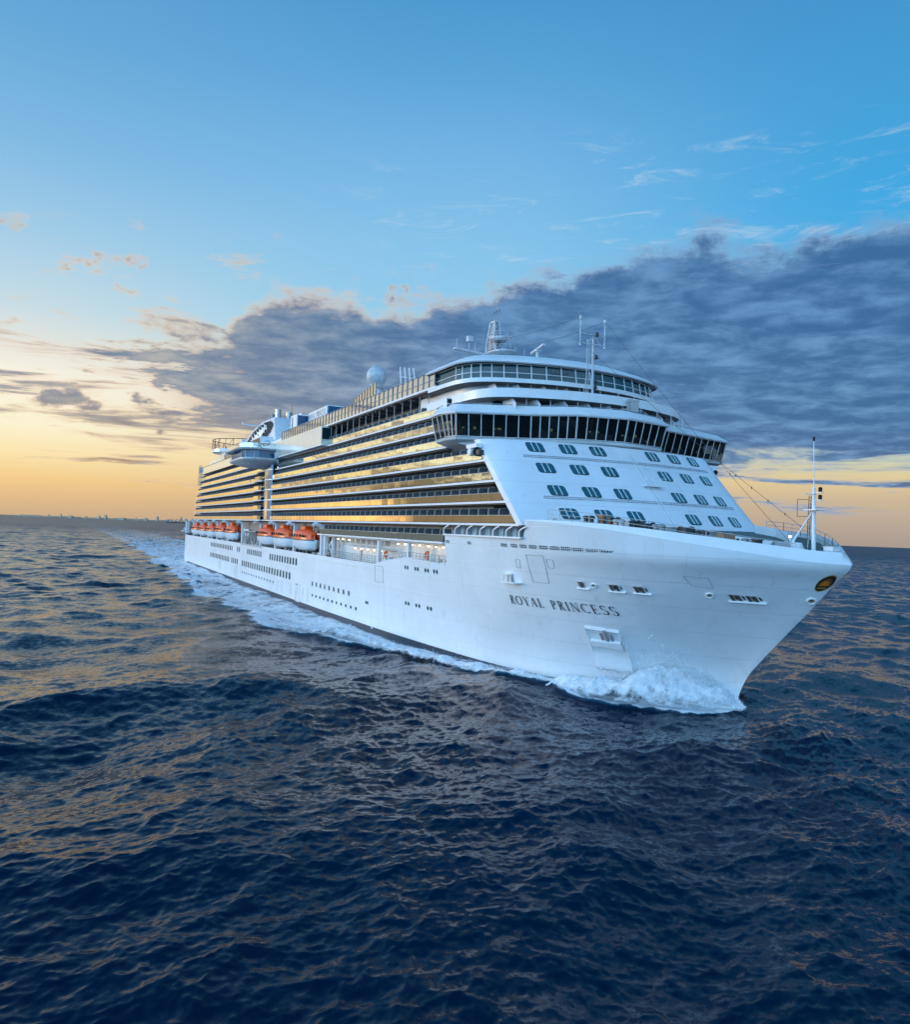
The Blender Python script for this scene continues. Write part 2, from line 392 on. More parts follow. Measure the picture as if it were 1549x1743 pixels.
# ------------------------------------------------------------------ mesh builder
class MB:
    def __init__(self): self.v = []; self.f = []; self.mi = []; self.cur = 0
    def mat(self, i): self.cur = i; return self
    def face(self, pts):
        b = len(self.v); self.v.extend([tuple(p) for p in pts]); self.f.append(tuple(range(b, b+len(pts)))); self.mi.append(self.cur)
    def faces(self, verts, faces):
        b = len(self.v); self.v.extend([tuple(p) for p in verts])
        for f in faces: self.f.append(tuple(i+b for i in f)); self.mi.append(self.cur)
    def box(self, x0, x1, y0, y1, z0, z1):
        v = [(x, y, z) for z in (z0, z1) for y in (y0, y1) for x in (x0, x1)]
        self.faces(v, [(0, 2, 3, 1), (4, 5, 7, 6), (0, 1, 5, 4), (2, 6, 7, 3), (0, 4, 6, 2), (1, 3, 7, 5)])
    def bar(self, p0, p1, w, h=None):
        h = h or w
        p0, p1 = Vector(p0), Vector(p1); d = (p1-p0).normalized()
        up = Vector((0, 0, 1)) if abs(d.z) < 0.95 else Vector((1, 0, 0))
        s = d.cross(up).normalized()*w/2; u = s.cross(d).normalized()*h/2
        v = [p+a*s+b*u for p in (p0, p1) for a, b in ((-1, -1), (1, -1), (1, 1), (-1, 1))]
        self.faces(v, [(3, 2, 1, 0), (4, 5, 6, 7), (0, 1, 5, 4), (1, 2, 6, 5), (2, 3, 7, 6), (3, 0, 4, 7)])
    def tube(self, p0, p1, r0, r1=None, n=8, caps=True):
        r1 = r0 if r1 is None else r1
        p0, p1 = Vector(p0), Vector(p1); d = (p1-p0).normalized()
        up = Vector((0, 0, 1)) if abs(d.z) < 0.95 else Vector((1, 0, 0))
        s = d.cross(up).normalized(); u = s.cross(d).normalized()
        v = []
        for p, r in ((p0, r0), (p1, r1)):
            for k in range(n):
                t = 2*math.pi*k/n; v.append(p+(s*math.cos(t)+u*math.sin(t))*r)
        fs = [(k, (k+1) % n, n+(k+1) % n, n+k) for k in range(n)]
        if caps: fs += [tuple(range(n-1, -1, -1)), tuple(range(n, 2*n))]
        self.faces(v, fs)
    def path(self, pts, r, n=6):
        for a, b in zip(pts[:-1], pts[1:]): self.tube(a, b, r, n=n)
    def lathe(self, c, prof, n=24):      # prof: (radius, z)
        c = Vector(c); v = []; fs = []
        for r, z in prof:
            for k in range(n):
                t = 2*math.pi*k/n; v.append(c+Vector((r*math.cos(t), r*math.sin(t), z)))
        for i in range(len(prof)-1):
            for k in range(n): fs.append((i*n+k, i*n+(k+1) % n, (i+1)*n+(k+1) % n, (i+1)*n+k))
        fs.append(tuple(range(n-1, -1, -1))); fs.append(tuple((len(prof)-1)*n+k for k in range(n)))
        self.faces(v, fs)
    def loft(self, rings, close=False, caps=False, flip=False):
        n = len(rings[0]); v = [p for r in rings for p in r]; fs = []
        for i in range(len(rings)-1):
            for k in range(n if close else n-1):
                q = (i*n+k, i*n+(k+1) % n, (i+1)*n+(k+1) % n, (i+1)*n+k)
                fs.append(q[::-1] if flip else q)
        if caps: fs.append(tuple(range(n-1, -1, -1))); fs.append(tuple((len(rings)-1)*n+k for k in range(n)))
        self.faces(v, fs)
    def prism(self, poly, z0, z1):       # poly: (x, y) counter-clockwise
        self.loft([[(x, y, z0) for x, y in poly], [(x, y, z1) for x, y in poly]], close=True, caps=True)
    def build(self, name, mats, parent=None, smooth=False, bevel=0.0, loc=None, autos=None):
        me = bpy.data.meshes.new(name); me.from_pydata(self.v, [], self.f)
        if isinstance(mats, str): mats = [mats]
        for m in mats: me.materials.append(MATS[m])
        if len(mats) > 1: me.polygons.foreach_set('material_index', self.mi)
        me.update()
        o = bpy.data.objects.new(name, me); COL.objects.link(o)
        if loc: o.location = loc
        if parent: o.parent = parent
        if smooth:
            me.polygons.foreach_set('use_smooth', [True]*len(me.polygons))
            if autos:
                import bmesh
                bm = bmesh.new(); bm.from_mesh(me)
                bmesh.ops.remove_doubles(bm, verts=bm.verts, dist=1e-4)
                for e in bm.edges:
                    if len(e.link_faces) == 2 and e.calc_face_angle(0) > math.radians(autos): e.smooth = False
                bm.to_mesh(me); bm.free()
        if bevel:
            b = o.modifiers.new('bevel', 'BEVEL'); b.width = bevel; b.segments = 2; b.limit_method = 'ANGLE'
        return o
def tag(o, label=None, cat=None, group=None, kind=None):
    for k, v in (('label', label), ('category', cat), ('group', group), ('kind', kind)):
        if v: o[k] = v
    return o
def empty(name, loc=(0, 0, 0), parent=None):
    o = bpy.data.objects.new(name, None); o.location = loc; COL.objects.link(o)
    if parent: o.parent = parent
    return o
def link_copy(o, parent, matrix=None):
    c = o.copy(); COL.objects.link(c); c.parent = parent
    if matrix is not None: c.matrix_local = matrix
    return c

# ------------------------------------------------------------------ hull shape
STEM_Z = [-4, -1.5, 0, 1.5, 3.5, 6, 9, 12, 14.5, 16.15, 17.4]
STEM_X = [-0.4, -0.3, -0.1, 0.35, 1.4, 3.65, 6.6, 9.6, 11.9, 13.45, 12.8]
B0D = [0, 1.5, 4, 8, 12, 16, 21, 31, 48, 72, 100, 420]
B0Y = [0.0, 0.8, 2.5, 5.7, 8.9, 11.4, 13.3, 15.7, 17.5, 18.7, 19.2, 19.2]
BKD = [0, .3, 1.0, 2.5, 5.5, 9.5, 13.5, 18.5, 23.5, 28.5, 420]
BKY = [0, .55, 1.5, 3.4, 6.7, 10.6, 13.7, 16.6, 18.4, 19.2, 19.2]
KX = [-15, -13.4, -9.9, -2.6, 1.35, 5.5, 9.05, 11.5, 13.45]
KZ = [19.52, 19.49, 19.33, 18.65, 18.02, 17.31, 16.68, 16.26, 16.15]
def sm_interp(x, X, Y):      # monotone cubic through the table
    i = min(max(int(np.searchsorted(X, x))-1, 0), len(X)-2)
    def dl(k): return (Y[k+1]-Y[k])/(X[k+1]-X[k])
    def tn(k):
        if k <= 0: return dl(0)
        if k >= len(X)-1: return dl(len(X)-2)
        a, b = dl(k-1), dl(k)
        return 0 if a*b <= 0 else 2*a*b/(a+b)
    h = X[i+1]-X[i]; t = min(max((x-X[i])/h, 0), 1)
    return ((2*t**3-3*t*t+1)*Y[i]+(t**3-2*t*t+t)*h*tn(i)+(-2*t**3+3*t*t)*Y[i+1]+(t**3-t*t)*h*tn(i+1))
def stem_x(z): return sm_interp(z, STEM_Z, STEM_X)
def knuckle_z(x): return float(np.interp(x, KX, KZ))
def hull_b(d, z, x):
    t = min(max(z/knuckle_z(x), 0), 1)**1.35
    b = (1-t)*sm_interp(d, B0D, B0Y)+t*sm_interp(d, BKD, BKY)
    if x < -300: b *= 1-0.12*((-300-x)/25)**2
    return b
def hull_y(x, z): return hull_b(max(stem_x(z)-x, 0), z, x)
def hull_normal(x, z):       # outward normal of the starboard side
    e = 0.15
    px = Vector((2*e, -(hull_y(x+e, z)-hull_y(x-e, z)), 0)); pz = Vector((0, -(hull_y(x, z+e)-hull_y(x, z-e)), 2*e))
    n = px.cross(pz).normalized()
    return n if n.y < 0 else -n
def hull_pt(x, z, off=0.0):
    p = Vector((x, -hull_y(x, z), z))
    return p + hull_normal(x, z)*off if off else p

SHIP = empty('cruise_ship', (0, 0, 0))
tag(SHIP, 'huge white cruise ship steaming towards the viewer with rows of balconies and a flared bow', 'cruise ship')

# hull: starboard and port skins
def sheer(x):
    return float(np.interp(x, [-324, -300, -62.7, -58.8, -48.8, -44, -38, -36.6], [12.6, 11.9, 11.9, 12.64, 13.7, 13.5, 13.3, 13.6]))
def build_hull():
    mb = MB()
    stations = [-324.5+ i*4 for i in range(int((324.5-66)/4))] + [-64, -62.7, -60.5, -58.8, -54, -48.8, -44, -40, -37.6, -36.2, -35.5]
    zs = [-3, -1.5, 0, 0.7, 1.5, 3, 4.5, 6, 7.5, 9, 10.5]
    # aft body
    for s in (1, -1):
        rings = []
        for x in stations:
            zt = sheer(x)
            zz = [z*(1 if z < 9 else 1) for z in zs]+[zt-0.15, zt]
            rings.append([(x, s*-hull_y(x, z), z) for z in zz])
        mb.loft(rings, flip=(s == 1))
    # fore body: stations follow the stem
    ds = [0, .15, .4, .8, 1.4, 2.2, 3.2, 4.5, 6, 7, 8, 9.2, 10.5, 12, 13.5, 15, 16.5, 18, 19.5, 21, 22.5, 24, 25.5, 27, 28.5, 30.5, 33, 36, 39, 42, 45, 49]
    ts = [i/44 for i in range(45)]
    for s in (1, -1):
        rings = []
        for d in ds:
            r = []
            f = d/49.0
            for t in ts:
                z0 = -3
                # knuckle height along this ring, aft end is vertical at x = -35.5
                zt = 19.3
                for _ in range(4):
                    xx = stem_x(min(zt, 16.15))*(1-f)+(-35.5)*f
                    zt = knuckle_z(xx)
                    if xx < -14.3: zt = 17.55 if xx < -14.9 else 17.55+(xx+14.9)/0.6*(19.5-17.55)
                z = z0+(zt-z0)*t
                sx = stem_x(min(z, 16.15)); x = sx*(1-f)+(-35.5)*f
                dd = sx-x
                b = 0 if d == 0 else hull_b(dd, z, x)
                r.append((x, s*-b, z))
            rings.append(r)
        mb.loft(rings, flip=(s == -1))
    # the wall where the forward side rises above the boat deck
    for s in (1, -1):
        zz = [13.4, 14.5, 16, 17.55]
        mb.loft([[(-35.5, s*-hull_y(-35.5, z), z) for z in zz], [(-35.5, s*-15.0, z) for z in zz]])
    # transom
    zz = [-3, 0, 3, 6, 9, 12.6]
    mb.loft([[(-324.5, -hull_y(-324.5, z), z) for z in zz], [(-324.5, hull_y(-324.5, z), z) for z in zz]])
    return mb.build('hull', 'hull_white', SHIP, smooth=True, autos=28)
HULL = build_hull()

def patch(mb, pts, off=0.03):       # pts (x, z) polygon laid on the starboard side
    mb.face([hull_pt(x, z, off) for x, z in pts])
def strip(mb, x0, x1, z0, z1, n, off=0.03, th=0.0, nz=1):
    for j in range(nz):
        za, zb = z0+(z1-z0)*j/nz, z0+(z1-z0)*(j+1)/nz
        for i in range(n):
            xa, xb = x0+(x1-x0)*i/n, x0+(x1-x0)*(i+1)/n
            mb.face([hull_pt(xa, za, off), hull_pt(xb, za, off), hull_pt(xb, zb, off), hull_pt(xa, zb, off)])

# boot topping (dark anti-fouling paint) along the waterline
mb = MB()
bx = [-322, -260, -180, -120, -90, -72, -60, -48, -40, -32, -26, -21, -17, -13, -10, -8.5]
for i in range(len(bx)-1):
    n = 5
    for k in range(n):
        xa = bx[i]+(bx[i+1]-bx[i])*k/n; xb = bx[i]+(bx[i+1]-bx[i])*(k+1)/n
        tz = lambda x: float(np.interp(x, [-322, -180, -100, -72, -40, -17, -8], [0.35, 0.75, 0.95, 1.0, 0.9, 0.62, 0.3]))
        for (a0, a1) in ((0, .5), (.5, 1)):
            pts = []
            for x, fr in ((xa, a0), (xb, a0), (xb, a1), (xa, a1)): pts.append(hull_pt(x, -2+(tz(x)+2)*fr, 0.035))
            mb.face(pts)
mb.build('boot_topping', 'boot_blue', HULL, smooth=True)

# forecastle bulwark leaning inboard above the knuckle
def bulwark():
    mb = MB()
    dd = [0, .15, .4, .8, 1.4, 2.2, 3.2, 4.5, 6, 8, 10.5, 13.5, 17, 21, 25, 27.6]
    for s in (1, -1):
        outer, top, inner, foot = [], [], [], []
        for d in dd:
            x = 13.45-d; z = knuckle_z(x)
            b = sm_interp(d, BKD, BKY) if d else 0.0
            h = float(np.interp(d, [0, 3, 8, 14, 20, 27.6], [1.15, 1.1, 0.95, 0.70, 0.42, 0.08]))
            ins = h*0.62
            bt = sm_interp(max(d-ins*0.3, 0), BKD, BKY) if d else 0.0
            xt = x-ins*float(np.interp(d, [0, 3, 10], [1.0, 0.55, 0.2])); yt = max(bt-ins*float(np.interp(d, [0, 3, 10], [0.0, 0.7, 1.0])), 0.0)
            outer.append((x, -s*b, z)); top.append((xt, -s*yt, z+h))
            inner.append((xt-0.25, -s*max(yt-0.25, 0), z+h)); foot.append((xt-0.25, -s*max(yt-0.3, 0), z-0.6))
        mb.loft([outer, top, inner, foot], flip=(s == 1))
    return mb.build('bulwark', 'white', SHIP, smooth=True, autos=30)
bulwark()
# forecastle deck
mb = MB()
ring_s, ring_p = [], []
for d in [0.9, 1.6, 3, 5, 8, 11, 14, 18, 22, 26, 30]:
    x = 13.45-d; b = max(sm_interp(d, BKD, BKY)-0.8, 0.05); z = knuckle_z(x)-0.15
    ring_s.append((x, -b, z)); ring_p.append((x, b, z))
mb.loft([ring_s, [(p[0], 0, p[2]+0.05) for p in ring_s], ring_p], flip=True)
mb.build('forecastle_deck', 'deck_green', SHIP)

# ------------------------------------------------------------------ hull openings and fittings
def hull_windows():
    groups = [(-233.9, -192.7, 14, 9.1, 10.6, 1.5), (-183.4, -180.4, 2, 9.1, 10.6, 1.4), (-168.0, -150.3, 8, 9.0, 10.55, 1.3), (-139.2, -113.2, 11, 8.8, 10.4, 1.35),
              (-234.5, -197.8, 13, 5.25, 6.9, 1.5), (-192.3, -183.2, 4, 5.25, 6.9, 1.4), (-175.0, -118.6, 20, 5.2, 6.85, 1.4),
              (-99.2, -75.8, 9, 5.25, 6.2, .85)]
    for x0, x1, n, z0, z1, w in groups:
        for k in range(n):
            x = x0+(x1-x0)*k/(n-1)
            mb = MB(); c = 0.18
            poly = [(x-w/2+c, z0), (x+w/2-c, z0), (x+w/2, z0+c), (x+w/2, z1-c), (x+w/2-c, z1), (x-w/2+c, z1), (x-w/2, z1-c), (x-w/2, z0+c)]
            mb.mat(0); patch(mb, poly, 0.05)
            q = 0.06
            big = [(px+(q if px > x else -q), pz+(q if pz > (z0+z1)/2 else -q)) for px, pz in poly]
            mb.mat(1)
            for i in range(8):
                j = (i+1) % 8
                mb.face([hull_pt(*poly[i], 0.09), hull_pt(*big[i], 0.07), hull_pt(*big[j], 0.07), hull_pt(*poly[j], 0.09)][::-1])
            mb.build('hull_window', ['window_glass', 'white'], HULL)
    ports = [(-175.0, -134.8, 13, 3.35), (-98.9, -72.0, 11, 3.27)]
    def porthole(x, z, w=0.42, h=0.30):
        mb = MB()
        patch(mb, [(x+w*math.cos(t*math.pi/5), z+h*math.sin(t*math.pi/5)) for t in range(10)], 0.06)
        mb.build('porthole', 'window_glass', HULL)
    for x0, x1, n, z in ports:
        for k in range(n): porthole(x0+(x1-x0)*k/(n-1), z)
    for x in (-49.3, -45.6, -42.1, -39.2):
        for dx in (-.45, .45): porthole(x+dx, 12.05, .22, .32)
    for x in (-49.7, -46.0, -42.2):
        for dx in (-.5, .5): porthole(x+dx, 6.45, .27, .30)
    for dx in (-.4, .4): porthole(-66.6+dx, 4.9, .25, .3)
hull_windows()

def slot_vents():
    for x in (-19.6, -17.3, -15.35, -13.5, -11.75, -10.1, -8.55, -7.0, -5.35, -3.75, -34.7, -28.4):
        w = 0.72 if x > -25 else 0.5
        mb = MB(); mb.mat(0); h = .19; c = .12; z = 16.52
        patch(mb, [(x-w+c, z-h), (x+w-c, z-h), (x+w, z-h+c), (x+w, z+h-c), (x+w-c, z+h), (x-w+c, z+h), (x-w, z+h-c), (x-w, z-h+c)], 0.06)
        mb.mat(1)
        for k in range(-2, 3): strip(mb, x+k*w/2.6-.03, x+k*w/2.6+.03, z-h, z+h, 1, 0.085)
        strip(mb, x-w, x+w, z-.02, z+.02, 1, 0.085)
        mb.build('vent_slot', ['window_glass', 'white'], HULL)
slot_vents()

def outline(name, pts, w=0.045, mat='grey'):
    mb = MB()
    for a, b in zip(pts, pts[1:]+pts[:1]):
        n = 6
        for k in range(n):
            pa = (a[0]+(b[0]-a[0])*k/n, a[1]+(b[1]-a[1])*k/n); pb = (a[0]+(b[0]-a[0])*(k+1)/n, a[1]+(b[1]-a[1])*(k+1)/n)
            mb.bar(hull_pt(*pa, 0.01), hull_pt(*pb, 0.01), w, 0.05)
    return mb.build(name, mat, HULL)
outline('shell_door', [(-15.1, 15.55), (-12.2, 15.55), (-12.9, 12.4), (-15.4, 12.35)])
outline('shell_door', [(-11.9, 15.2), (-10.9, 15.15), (-11.2, 14.2), (-12.1, 14.2)], 0.035)
outline('shell_door', [(-17.5, 14.9), (-16.7, 14.9), (-16.9, 13.9), (-17.6, 13.9)], 0.03)
outline('shell_door', [(-62.6, 11.6), (-59.0, 11.6), (-59.0, 8.9), (-62.6, 8.9)], 0.07)
outline('shell_door', [(1.9, 14.3), (3.7, 14.2), (3.5, 13.2), (2.0, 13.3)], 0.04)
for x0, x1, z0, z1 in ((-184.5, -182.3, 1.0, 5.0), (-187.5, -185.8, 1.8, 4.4), (-216, -213.0, 2.3, 4.7), (-129.8, -125.6, 1.6, 4.3), (-117.2, -111.2, 1.9, 4.5), (-112.6, -109.2, .9, 4.5), (-106.5, -102.6, 1.6, 4.3)):
    mb = MB()
    for xa in (x0, x1): strip(mb, xa-.15, xa+.15, z0, z1, 1, 0.03)
    strip(mb, x0, x1, z1, z1+.22, 1, .12); strip(mb, x0, x1, z0-.15, z0, 1, .1)
    mb.mat(1)
    for xa in (x0, x1): strip(mb, xa-.40, xa-.15, z0, z1, 1, 0.02)
    mb.build('shell_door', ['white', 'grey'], HULL)
# rubbing strakes
for x0, x1, z in ((-112, -66.5, 11.15), (-160, -118, 8.05), (-112, -40, 8.55)):
    mb = MB()
    n = int((x1-x0)/2)
    for k in range(n):
        xa, xb = x0+(x1-x0)*k/n, x0+(x1-x0)*(k+1)/n
        mb.bar(hull_pt(xa, z, 0.05), hull_pt(xb, z, 0.05), 0.16 if z > 11 else 0.05, 0.16 if z > 11 else 0.07)
    mb.build('rubbing_strake', 'white', HULL)

def mooring_port(x, z, w, h, rollers):
    mb = MB(); lean = 0.10
    mb.mat(0); strip(mb, x-w/2, x+w/2, z-h/2, z+h/2, 2, 0.02)
    mb.mat(1); strip(mb, x-w/2-.25, x+w/2+.1, z+h/2, z+h/2+.12, 2, 0.10)
    mb.bar(hull_pt(x-w/2-.25, z-h/2-.08, .1), hull_pt(x+w/2+.35, z-h/2-.08, .1), .30, .16)
    for xa in (x-w/2, x+w/2): strip(mb, xa-.05, xa+.05, z-h/2, z+h/2, 1, .07)
    mb.mat(2)
    for k in range(rollers):
        xr = x+(k-(rollers-1)/2)*w/max(rollers, 1)
        mb.tube(hull_pt(xr, z-h/2+.05, .05), hull_pt(xr, z+h/2-.05, .05), .13, n=8)
    mb.mat(3)
    for k in range(rollers):
        xr = x+(k-(rollers-1)/2)*w/max(rollers, 1)+.32
        strip(mb, xr-.10, xr+.10, z-h*.28, z+h*.28, 1, 0.03)
    mb.build('mooring_port', ['recess', 'white', 'steel', 'dark'], HULL)
mooring_port(-8.5, 12.62, .85, .66, 1); mooring_port(-4.96, 12.56, 1.1, .66, 2); mooring_port(-2.65, 12.56, 1.0, .66, 2)
mooring_port(4.6, 12.36, .9, .62, 2); mooring_port(5.75, 12.34, .85, .60, 2)
def hawse(x, z, r):
    mb = MB(); n = 16; P = hull_pt(x, z); N = hull_normal(x, z)
    T = Vector((0, 0, 1)).cross(N).normalized(); B = N.cross(T)
    def ring(rad, o): return [P+N*o+(T*math.cos(2*math.pi*k/n)+B*math.sin(2*math.pi*k/n)*.85)*rad for k in range(n)]
    mb.mat(0); mb.loft([ring(r*1.35, -.05), ring(r*1.35, .10), ring(r*1.1, .14), ring(r*.85, .06)], close=True)
    mb.mat(1); mb.face(ring(r*.86, .055))
    mb.mat(2); mb.face([P+N*.07+(T*math.cos(2*math.pi*k/n)*.45+B*(math.sin(2*math.pi*k/n)*.4+.35))*r*.8 for k in range(n)])
    mb.build('hawse_pipe', ['white', 'recess', 'dark'], HULL, smooth=True, autos=40)
hawse(-7.1, 12.60, .28); hawse(2.8, 12.41, .32); hawse(9.6, 12.44, .36)
# mooring platform folded out on the side
mb = MB()
P = hull_pt(-19.4, 12.5)
mb.mat(0)
mb.box(P.x-1.4, P.x+1.9, P.y-.75, P.y+.6, 11.95, 12.10)
mb.box(P.x-1.0, P.x+.7, P.y-.55, P.y+.6, 12.95, 13.05)
mb.face([(P.x-1.0, P.y-.55, 13.05), (P.x+.7, P.y-.55, 13.05), (P.x+.2, P.y+.3, 13.5), (P.x-.5, P.y+.3, 13.5)])
mb.face([(P.x-1.0, P.y-.55, 13.05), (P.x-.5, P.y+.3, 13.5), (P.x-1.0, P.y+.6, 13.05)])
mb.face([(P.x+.7, P.y-.55, 13.05), (P.x+.7, P.y+.6, 13.05), (P.x+.2, P.y+.3, 13.5)])
for dx in (-.95, -.1, .65): mb.bar((P.x+dx, P.y-.5, 12.1), (P.x+dx, P.y-.5, 12.98), .10)
mb.mat(1); mb.box(P.x-.8, P.x+.5, P.y-.2, P.y+.5, 12.1, 12.95)
mb.build('mooring_platform', ['white', 'grey'], HULL)

# anchor pocket: a slanted recess with the anchor stowed in it
def anchor():
    tl, tr, br, bl = (-10.79, 7.65), (-7.48, 7.5), (-8.59, 2.37), (-11.93, 2.51)
    def q(u, v): # u along, v down
        a = (tl[0]+(tr[0]-tl[0])*u, tl[1]+(tr[1]-tl[1])*u); b = (bl[0]+(br[0]-bl[0])*u, bl[1]+(br[1]-bl[1])*u)
        return (a[0]+(b[0]-a[0])*v, a[1]+(b[1]-a[1])*v)
    mb = MB(); nu, nv = 8, 14
    # raised rim and a back plate that starts deep at the top and rolls out to a rounded lip at the bottom
    def depth(v): return float(np.interp(v, [0, .02, .25, .55, .75, .86, .93, 1.0], [0.03, -.0, .03, .06, .42, .62, .50, .02]))
    for j in range(nv):
        for i in range(nu):
            pts = []
            for uu, vv in ((i, j), (i+1, j), (i+1, j+1), (i, j+1)):
                u, v = uu/nu, vv/nv
                x, z = q(u, v); pts.append(hull_pt(x, z, depth(v)))
            mb.face(pts[::-1])
    for u in (0, 1):      # side walls
        for j in range(nv):
            v0, v1 = j/nv, (j+1)/nv
            p = [hull_pt(*q(u, v0), 0.0), hull_pt(*q(u, v1), 0.0), hull_pt(*q(u, v1), depth(v1)), hull_pt(*q(u, v0), depth(v0))]
            mb.face(p)
    rim = [q(0, 0), q(1, 0), q(1, .8)]
    for a, b in ((q(0, 0), q(1, 0)), (q(1, 0), q(1, .62)), (q(0, 0), q(0, .55))):
        for k in range(6):
            f0, f1 = k/6, (k+1)/6
            mb.bar(hull_pt(a[0]+(b[0]-a[0])*f0, a[1]+(b[1]-a[1])*f0, .10), hull_pt(a[0]+(b[0]-a[0])*f1, a[1]+(b[1]-a[1])*f1, .10), .14, .34)
    pk = mb.build('anchor_pocket', 'white', HULL, smooth=True, autos=35)
    mb = MB()        # crown and shank of the anchor
    sh = [hull_pt(*q(.58, .0), .25), hull_pt(*q(.60, .30), .35)]
    mb.mat(1); mb.bar(sh[0], sh[1], .42, .25)
    mb.bar(hull_pt(*q(.44, .08), .22), hull_pt(*q(.46, .28), .25), .18, .2); mb.bar(hull_pt(*q(.74, .08), .22), hull_pt(*q(.74, .30), .25), .18, .2)
    mb.mat(0)
    cr = []
    for k in range(9):
        u = .10+.86*k/8; c = .035*math.sin(math.pi*k/8)
        cr.append([hull_pt(*q(u, .24-.02*k/8), .15), hull_pt(*q(u, .24-.02*k/8), .60), hull_pt(*q(u, .38-c+.02*k/8), .62), hull_pt(*q(u, .40-c+.02*k/8), .15)])
    mb.loft(cr, close=True, caps=True)
    mb.build('anchor', ['white', 'grey'], HULL, bevel=.04)
anchor()
# bulb mark near the waterline: ring with a cross
mb = MB()
for (x, z) in ((-10.2, 1.25),):
    n = 20; c = [(x+.34*math.cos(2*math.pi*k/n), z+.30*math.sin(2*math.pi*k/n)) for k in range(n)]
    for a, b in zip(c, c[1:]+c[:1]): mb.bar(hull_pt(*a, .03), hull_pt(*b, .03), .06, .05)
    mb.bar(hull_pt(x-.22, z-.2, .03), hull_pt(x+.22, z+.2, .03), .06, .05); mb.bar(hull_pt(x-.22, z+.2, .03), hull_pt(x+.22, z-.2, .03), .06, .05)
mb.build('thruster_mark', 'navy', HULL)

# ------------------------------------------------------------------ lettering (roman capitals drawn stroke by stroke)
TH, TN = 0.135, 0.055      # thick and thin strokes
def arc(cx, cy, rx, ry, a0, a1, wf, n=14):
    """closed strip following an ellipse; wf(angle) gives the stroke width"""
    out = []
    for k in range(n):
        t0, t1 = math.radians(a0+(a1-a0)*k/n), math.radians(a0+(a1-a0)*(k+1)/n)
        q = []
        for t, sgn in ((t0, .5), (t1, .5), (t1, -.5), (t0, -.5)):
            w = wf(t); q.append((cx+(rx+sgn*w)*math.cos(t), cy+(ry+sgn*w*.8)*math.sin(t)))
        out.append(q)
    return out
def ln(x0, y0, x1, y1, w):
    return [[(x0-w/2, y0), (x0+w/2, y0), (x1+w/2, y1), (x1-w/2, y1)]]
def sf(x, y, w=.26): return [[(x-w/2, y), (x+w/2, y), (x+w/2, y+.045), (x-w/2, y+.045)]]
def wv(t): return TN+(TH-TN)*abs(math.cos(t))
GL = {
 'R': (0.66, ln(.14, 0, .14, 1, TH)+sf(.14, 0)+sf(.14, .955)+arc(.22, .75, .24, .225, -90, 90, wv)+[[(.14, .96), (.24, .96), (.24, 1.0), (.14, 1.0)], [(.14, .505), (.24, .505), (.24, .55), (.14, .55)]]+ln(.30, .52, .58, 0, TH)+sf(.60, 0, .20)),
 'O': (0.92, arc(.46, .5, .39, .48, 0, 360, wv, 28)),
 'Y': (0.78, ln(.10, 1, .38, .48, TH*.9)+ln(.70, 1, .40, .48, TN)+ln(.39, 0, .39, .52, TH)+sf(.39, 0)+sf(.10, .955)+sf(.70, .955, .22)),
 'A': (0.84, ln(.10, 0, .42, 1, TN)+ln(.42, 1, .72, 0, TH)+[[(.22, .33), (.60, .33), (.58, .38), (.24, .38)]]+sf(.10, 0, .22)+sf(.73, 0)),
 'L': (0.62, ln(.14, 0, .14, 1, TH)+sf(.14, .955)+[[(.05, 0), (.56, 0), (.56, .05), (.05, .05)]]+ln(.55, 0, .57, .2, .045)),
 'P': (0.64, ln(.14, 0, .14, 1, TH)+sf(.14, 0)+sf(.14, .955)+arc(.22, .73, .28, .245, -90, 90, wv)+[[(.14, .96), (.24, .96), (.24, 1.0), (.14, 1.0)], [(.14, .465), (.24, .465), (.24, .51), (.14, .51)]]),
 'I': (0.34, ln(.17, 0, .17, 1, TH)+sf(.17, 0)+sf(.17, .955)),
 'N': (0.86, ln(.14, 0, .14, 1, TN)+ln(.14, 1, .70, 0, TH)+ln(.72, 0, .72, 1, TN)+sf(.14, 0, .24)+sf(.72, .955, .24)+sf(.11, .955, .18)),
 'C': (0.82, arc(.46, .5, .38, .48, 52, 308, wv, 24)+ln(.70, .78, .72, .98, .045)+ln(.70, .22, .72, .04, .045)),
 'E': (0.64, ln(.14, 0, .14, 1, TH)+[[(.05, 0), (.56, 0), (.56, .05), (.05, .05)], [(.05, .95), (.52, .95), (.52, 1), (.05, 1)], [(.14, .49), (.44, .49), (.44, .54), (.14, .54)]]+ln(.55, 0, .57, .2, .045)+ln(.52, .82, .52, 1, .045)+ln(.44, .42, .44, .61, .04)),
 'S': (0.60, arc(.30, .745, .20, .225, 35, 270, wv, 14)+arc(.30, .265, .22, .24, 90, -145, wv, 14)+ln(.47, .78, .48, .98, .045)+ln(.11, .04, .12, .24, .045)),
 ' ': (0.62, []),
}
def layout(text, gap):
    x = 0; out = []
    for ch in text:
        w, polys = GL[ch]
        for p in polys: out.append([(x+a, b) for a, b in p])
        x += w+gap
    return out, x-gap
polys, tw = layout('ROYAL PRINCESS', 0.20)
X0, X1, Z0, ZH = -20.55, -6.2, 9.36, 1.06
pen = 0
for ch in 'ROYAL PRINCESS':
    w_, pl_ = GL[ch]
    if pl_:
        mb = MB()
        for p in pl_: mb.face([hull_pt(X0+(X1-X0)*(pen+a)/tw, Z0+ZH*b, 0.085) for a, b in p])
        mb.build('name_letter', 'navy', HULL)
    pen += w_+0.20

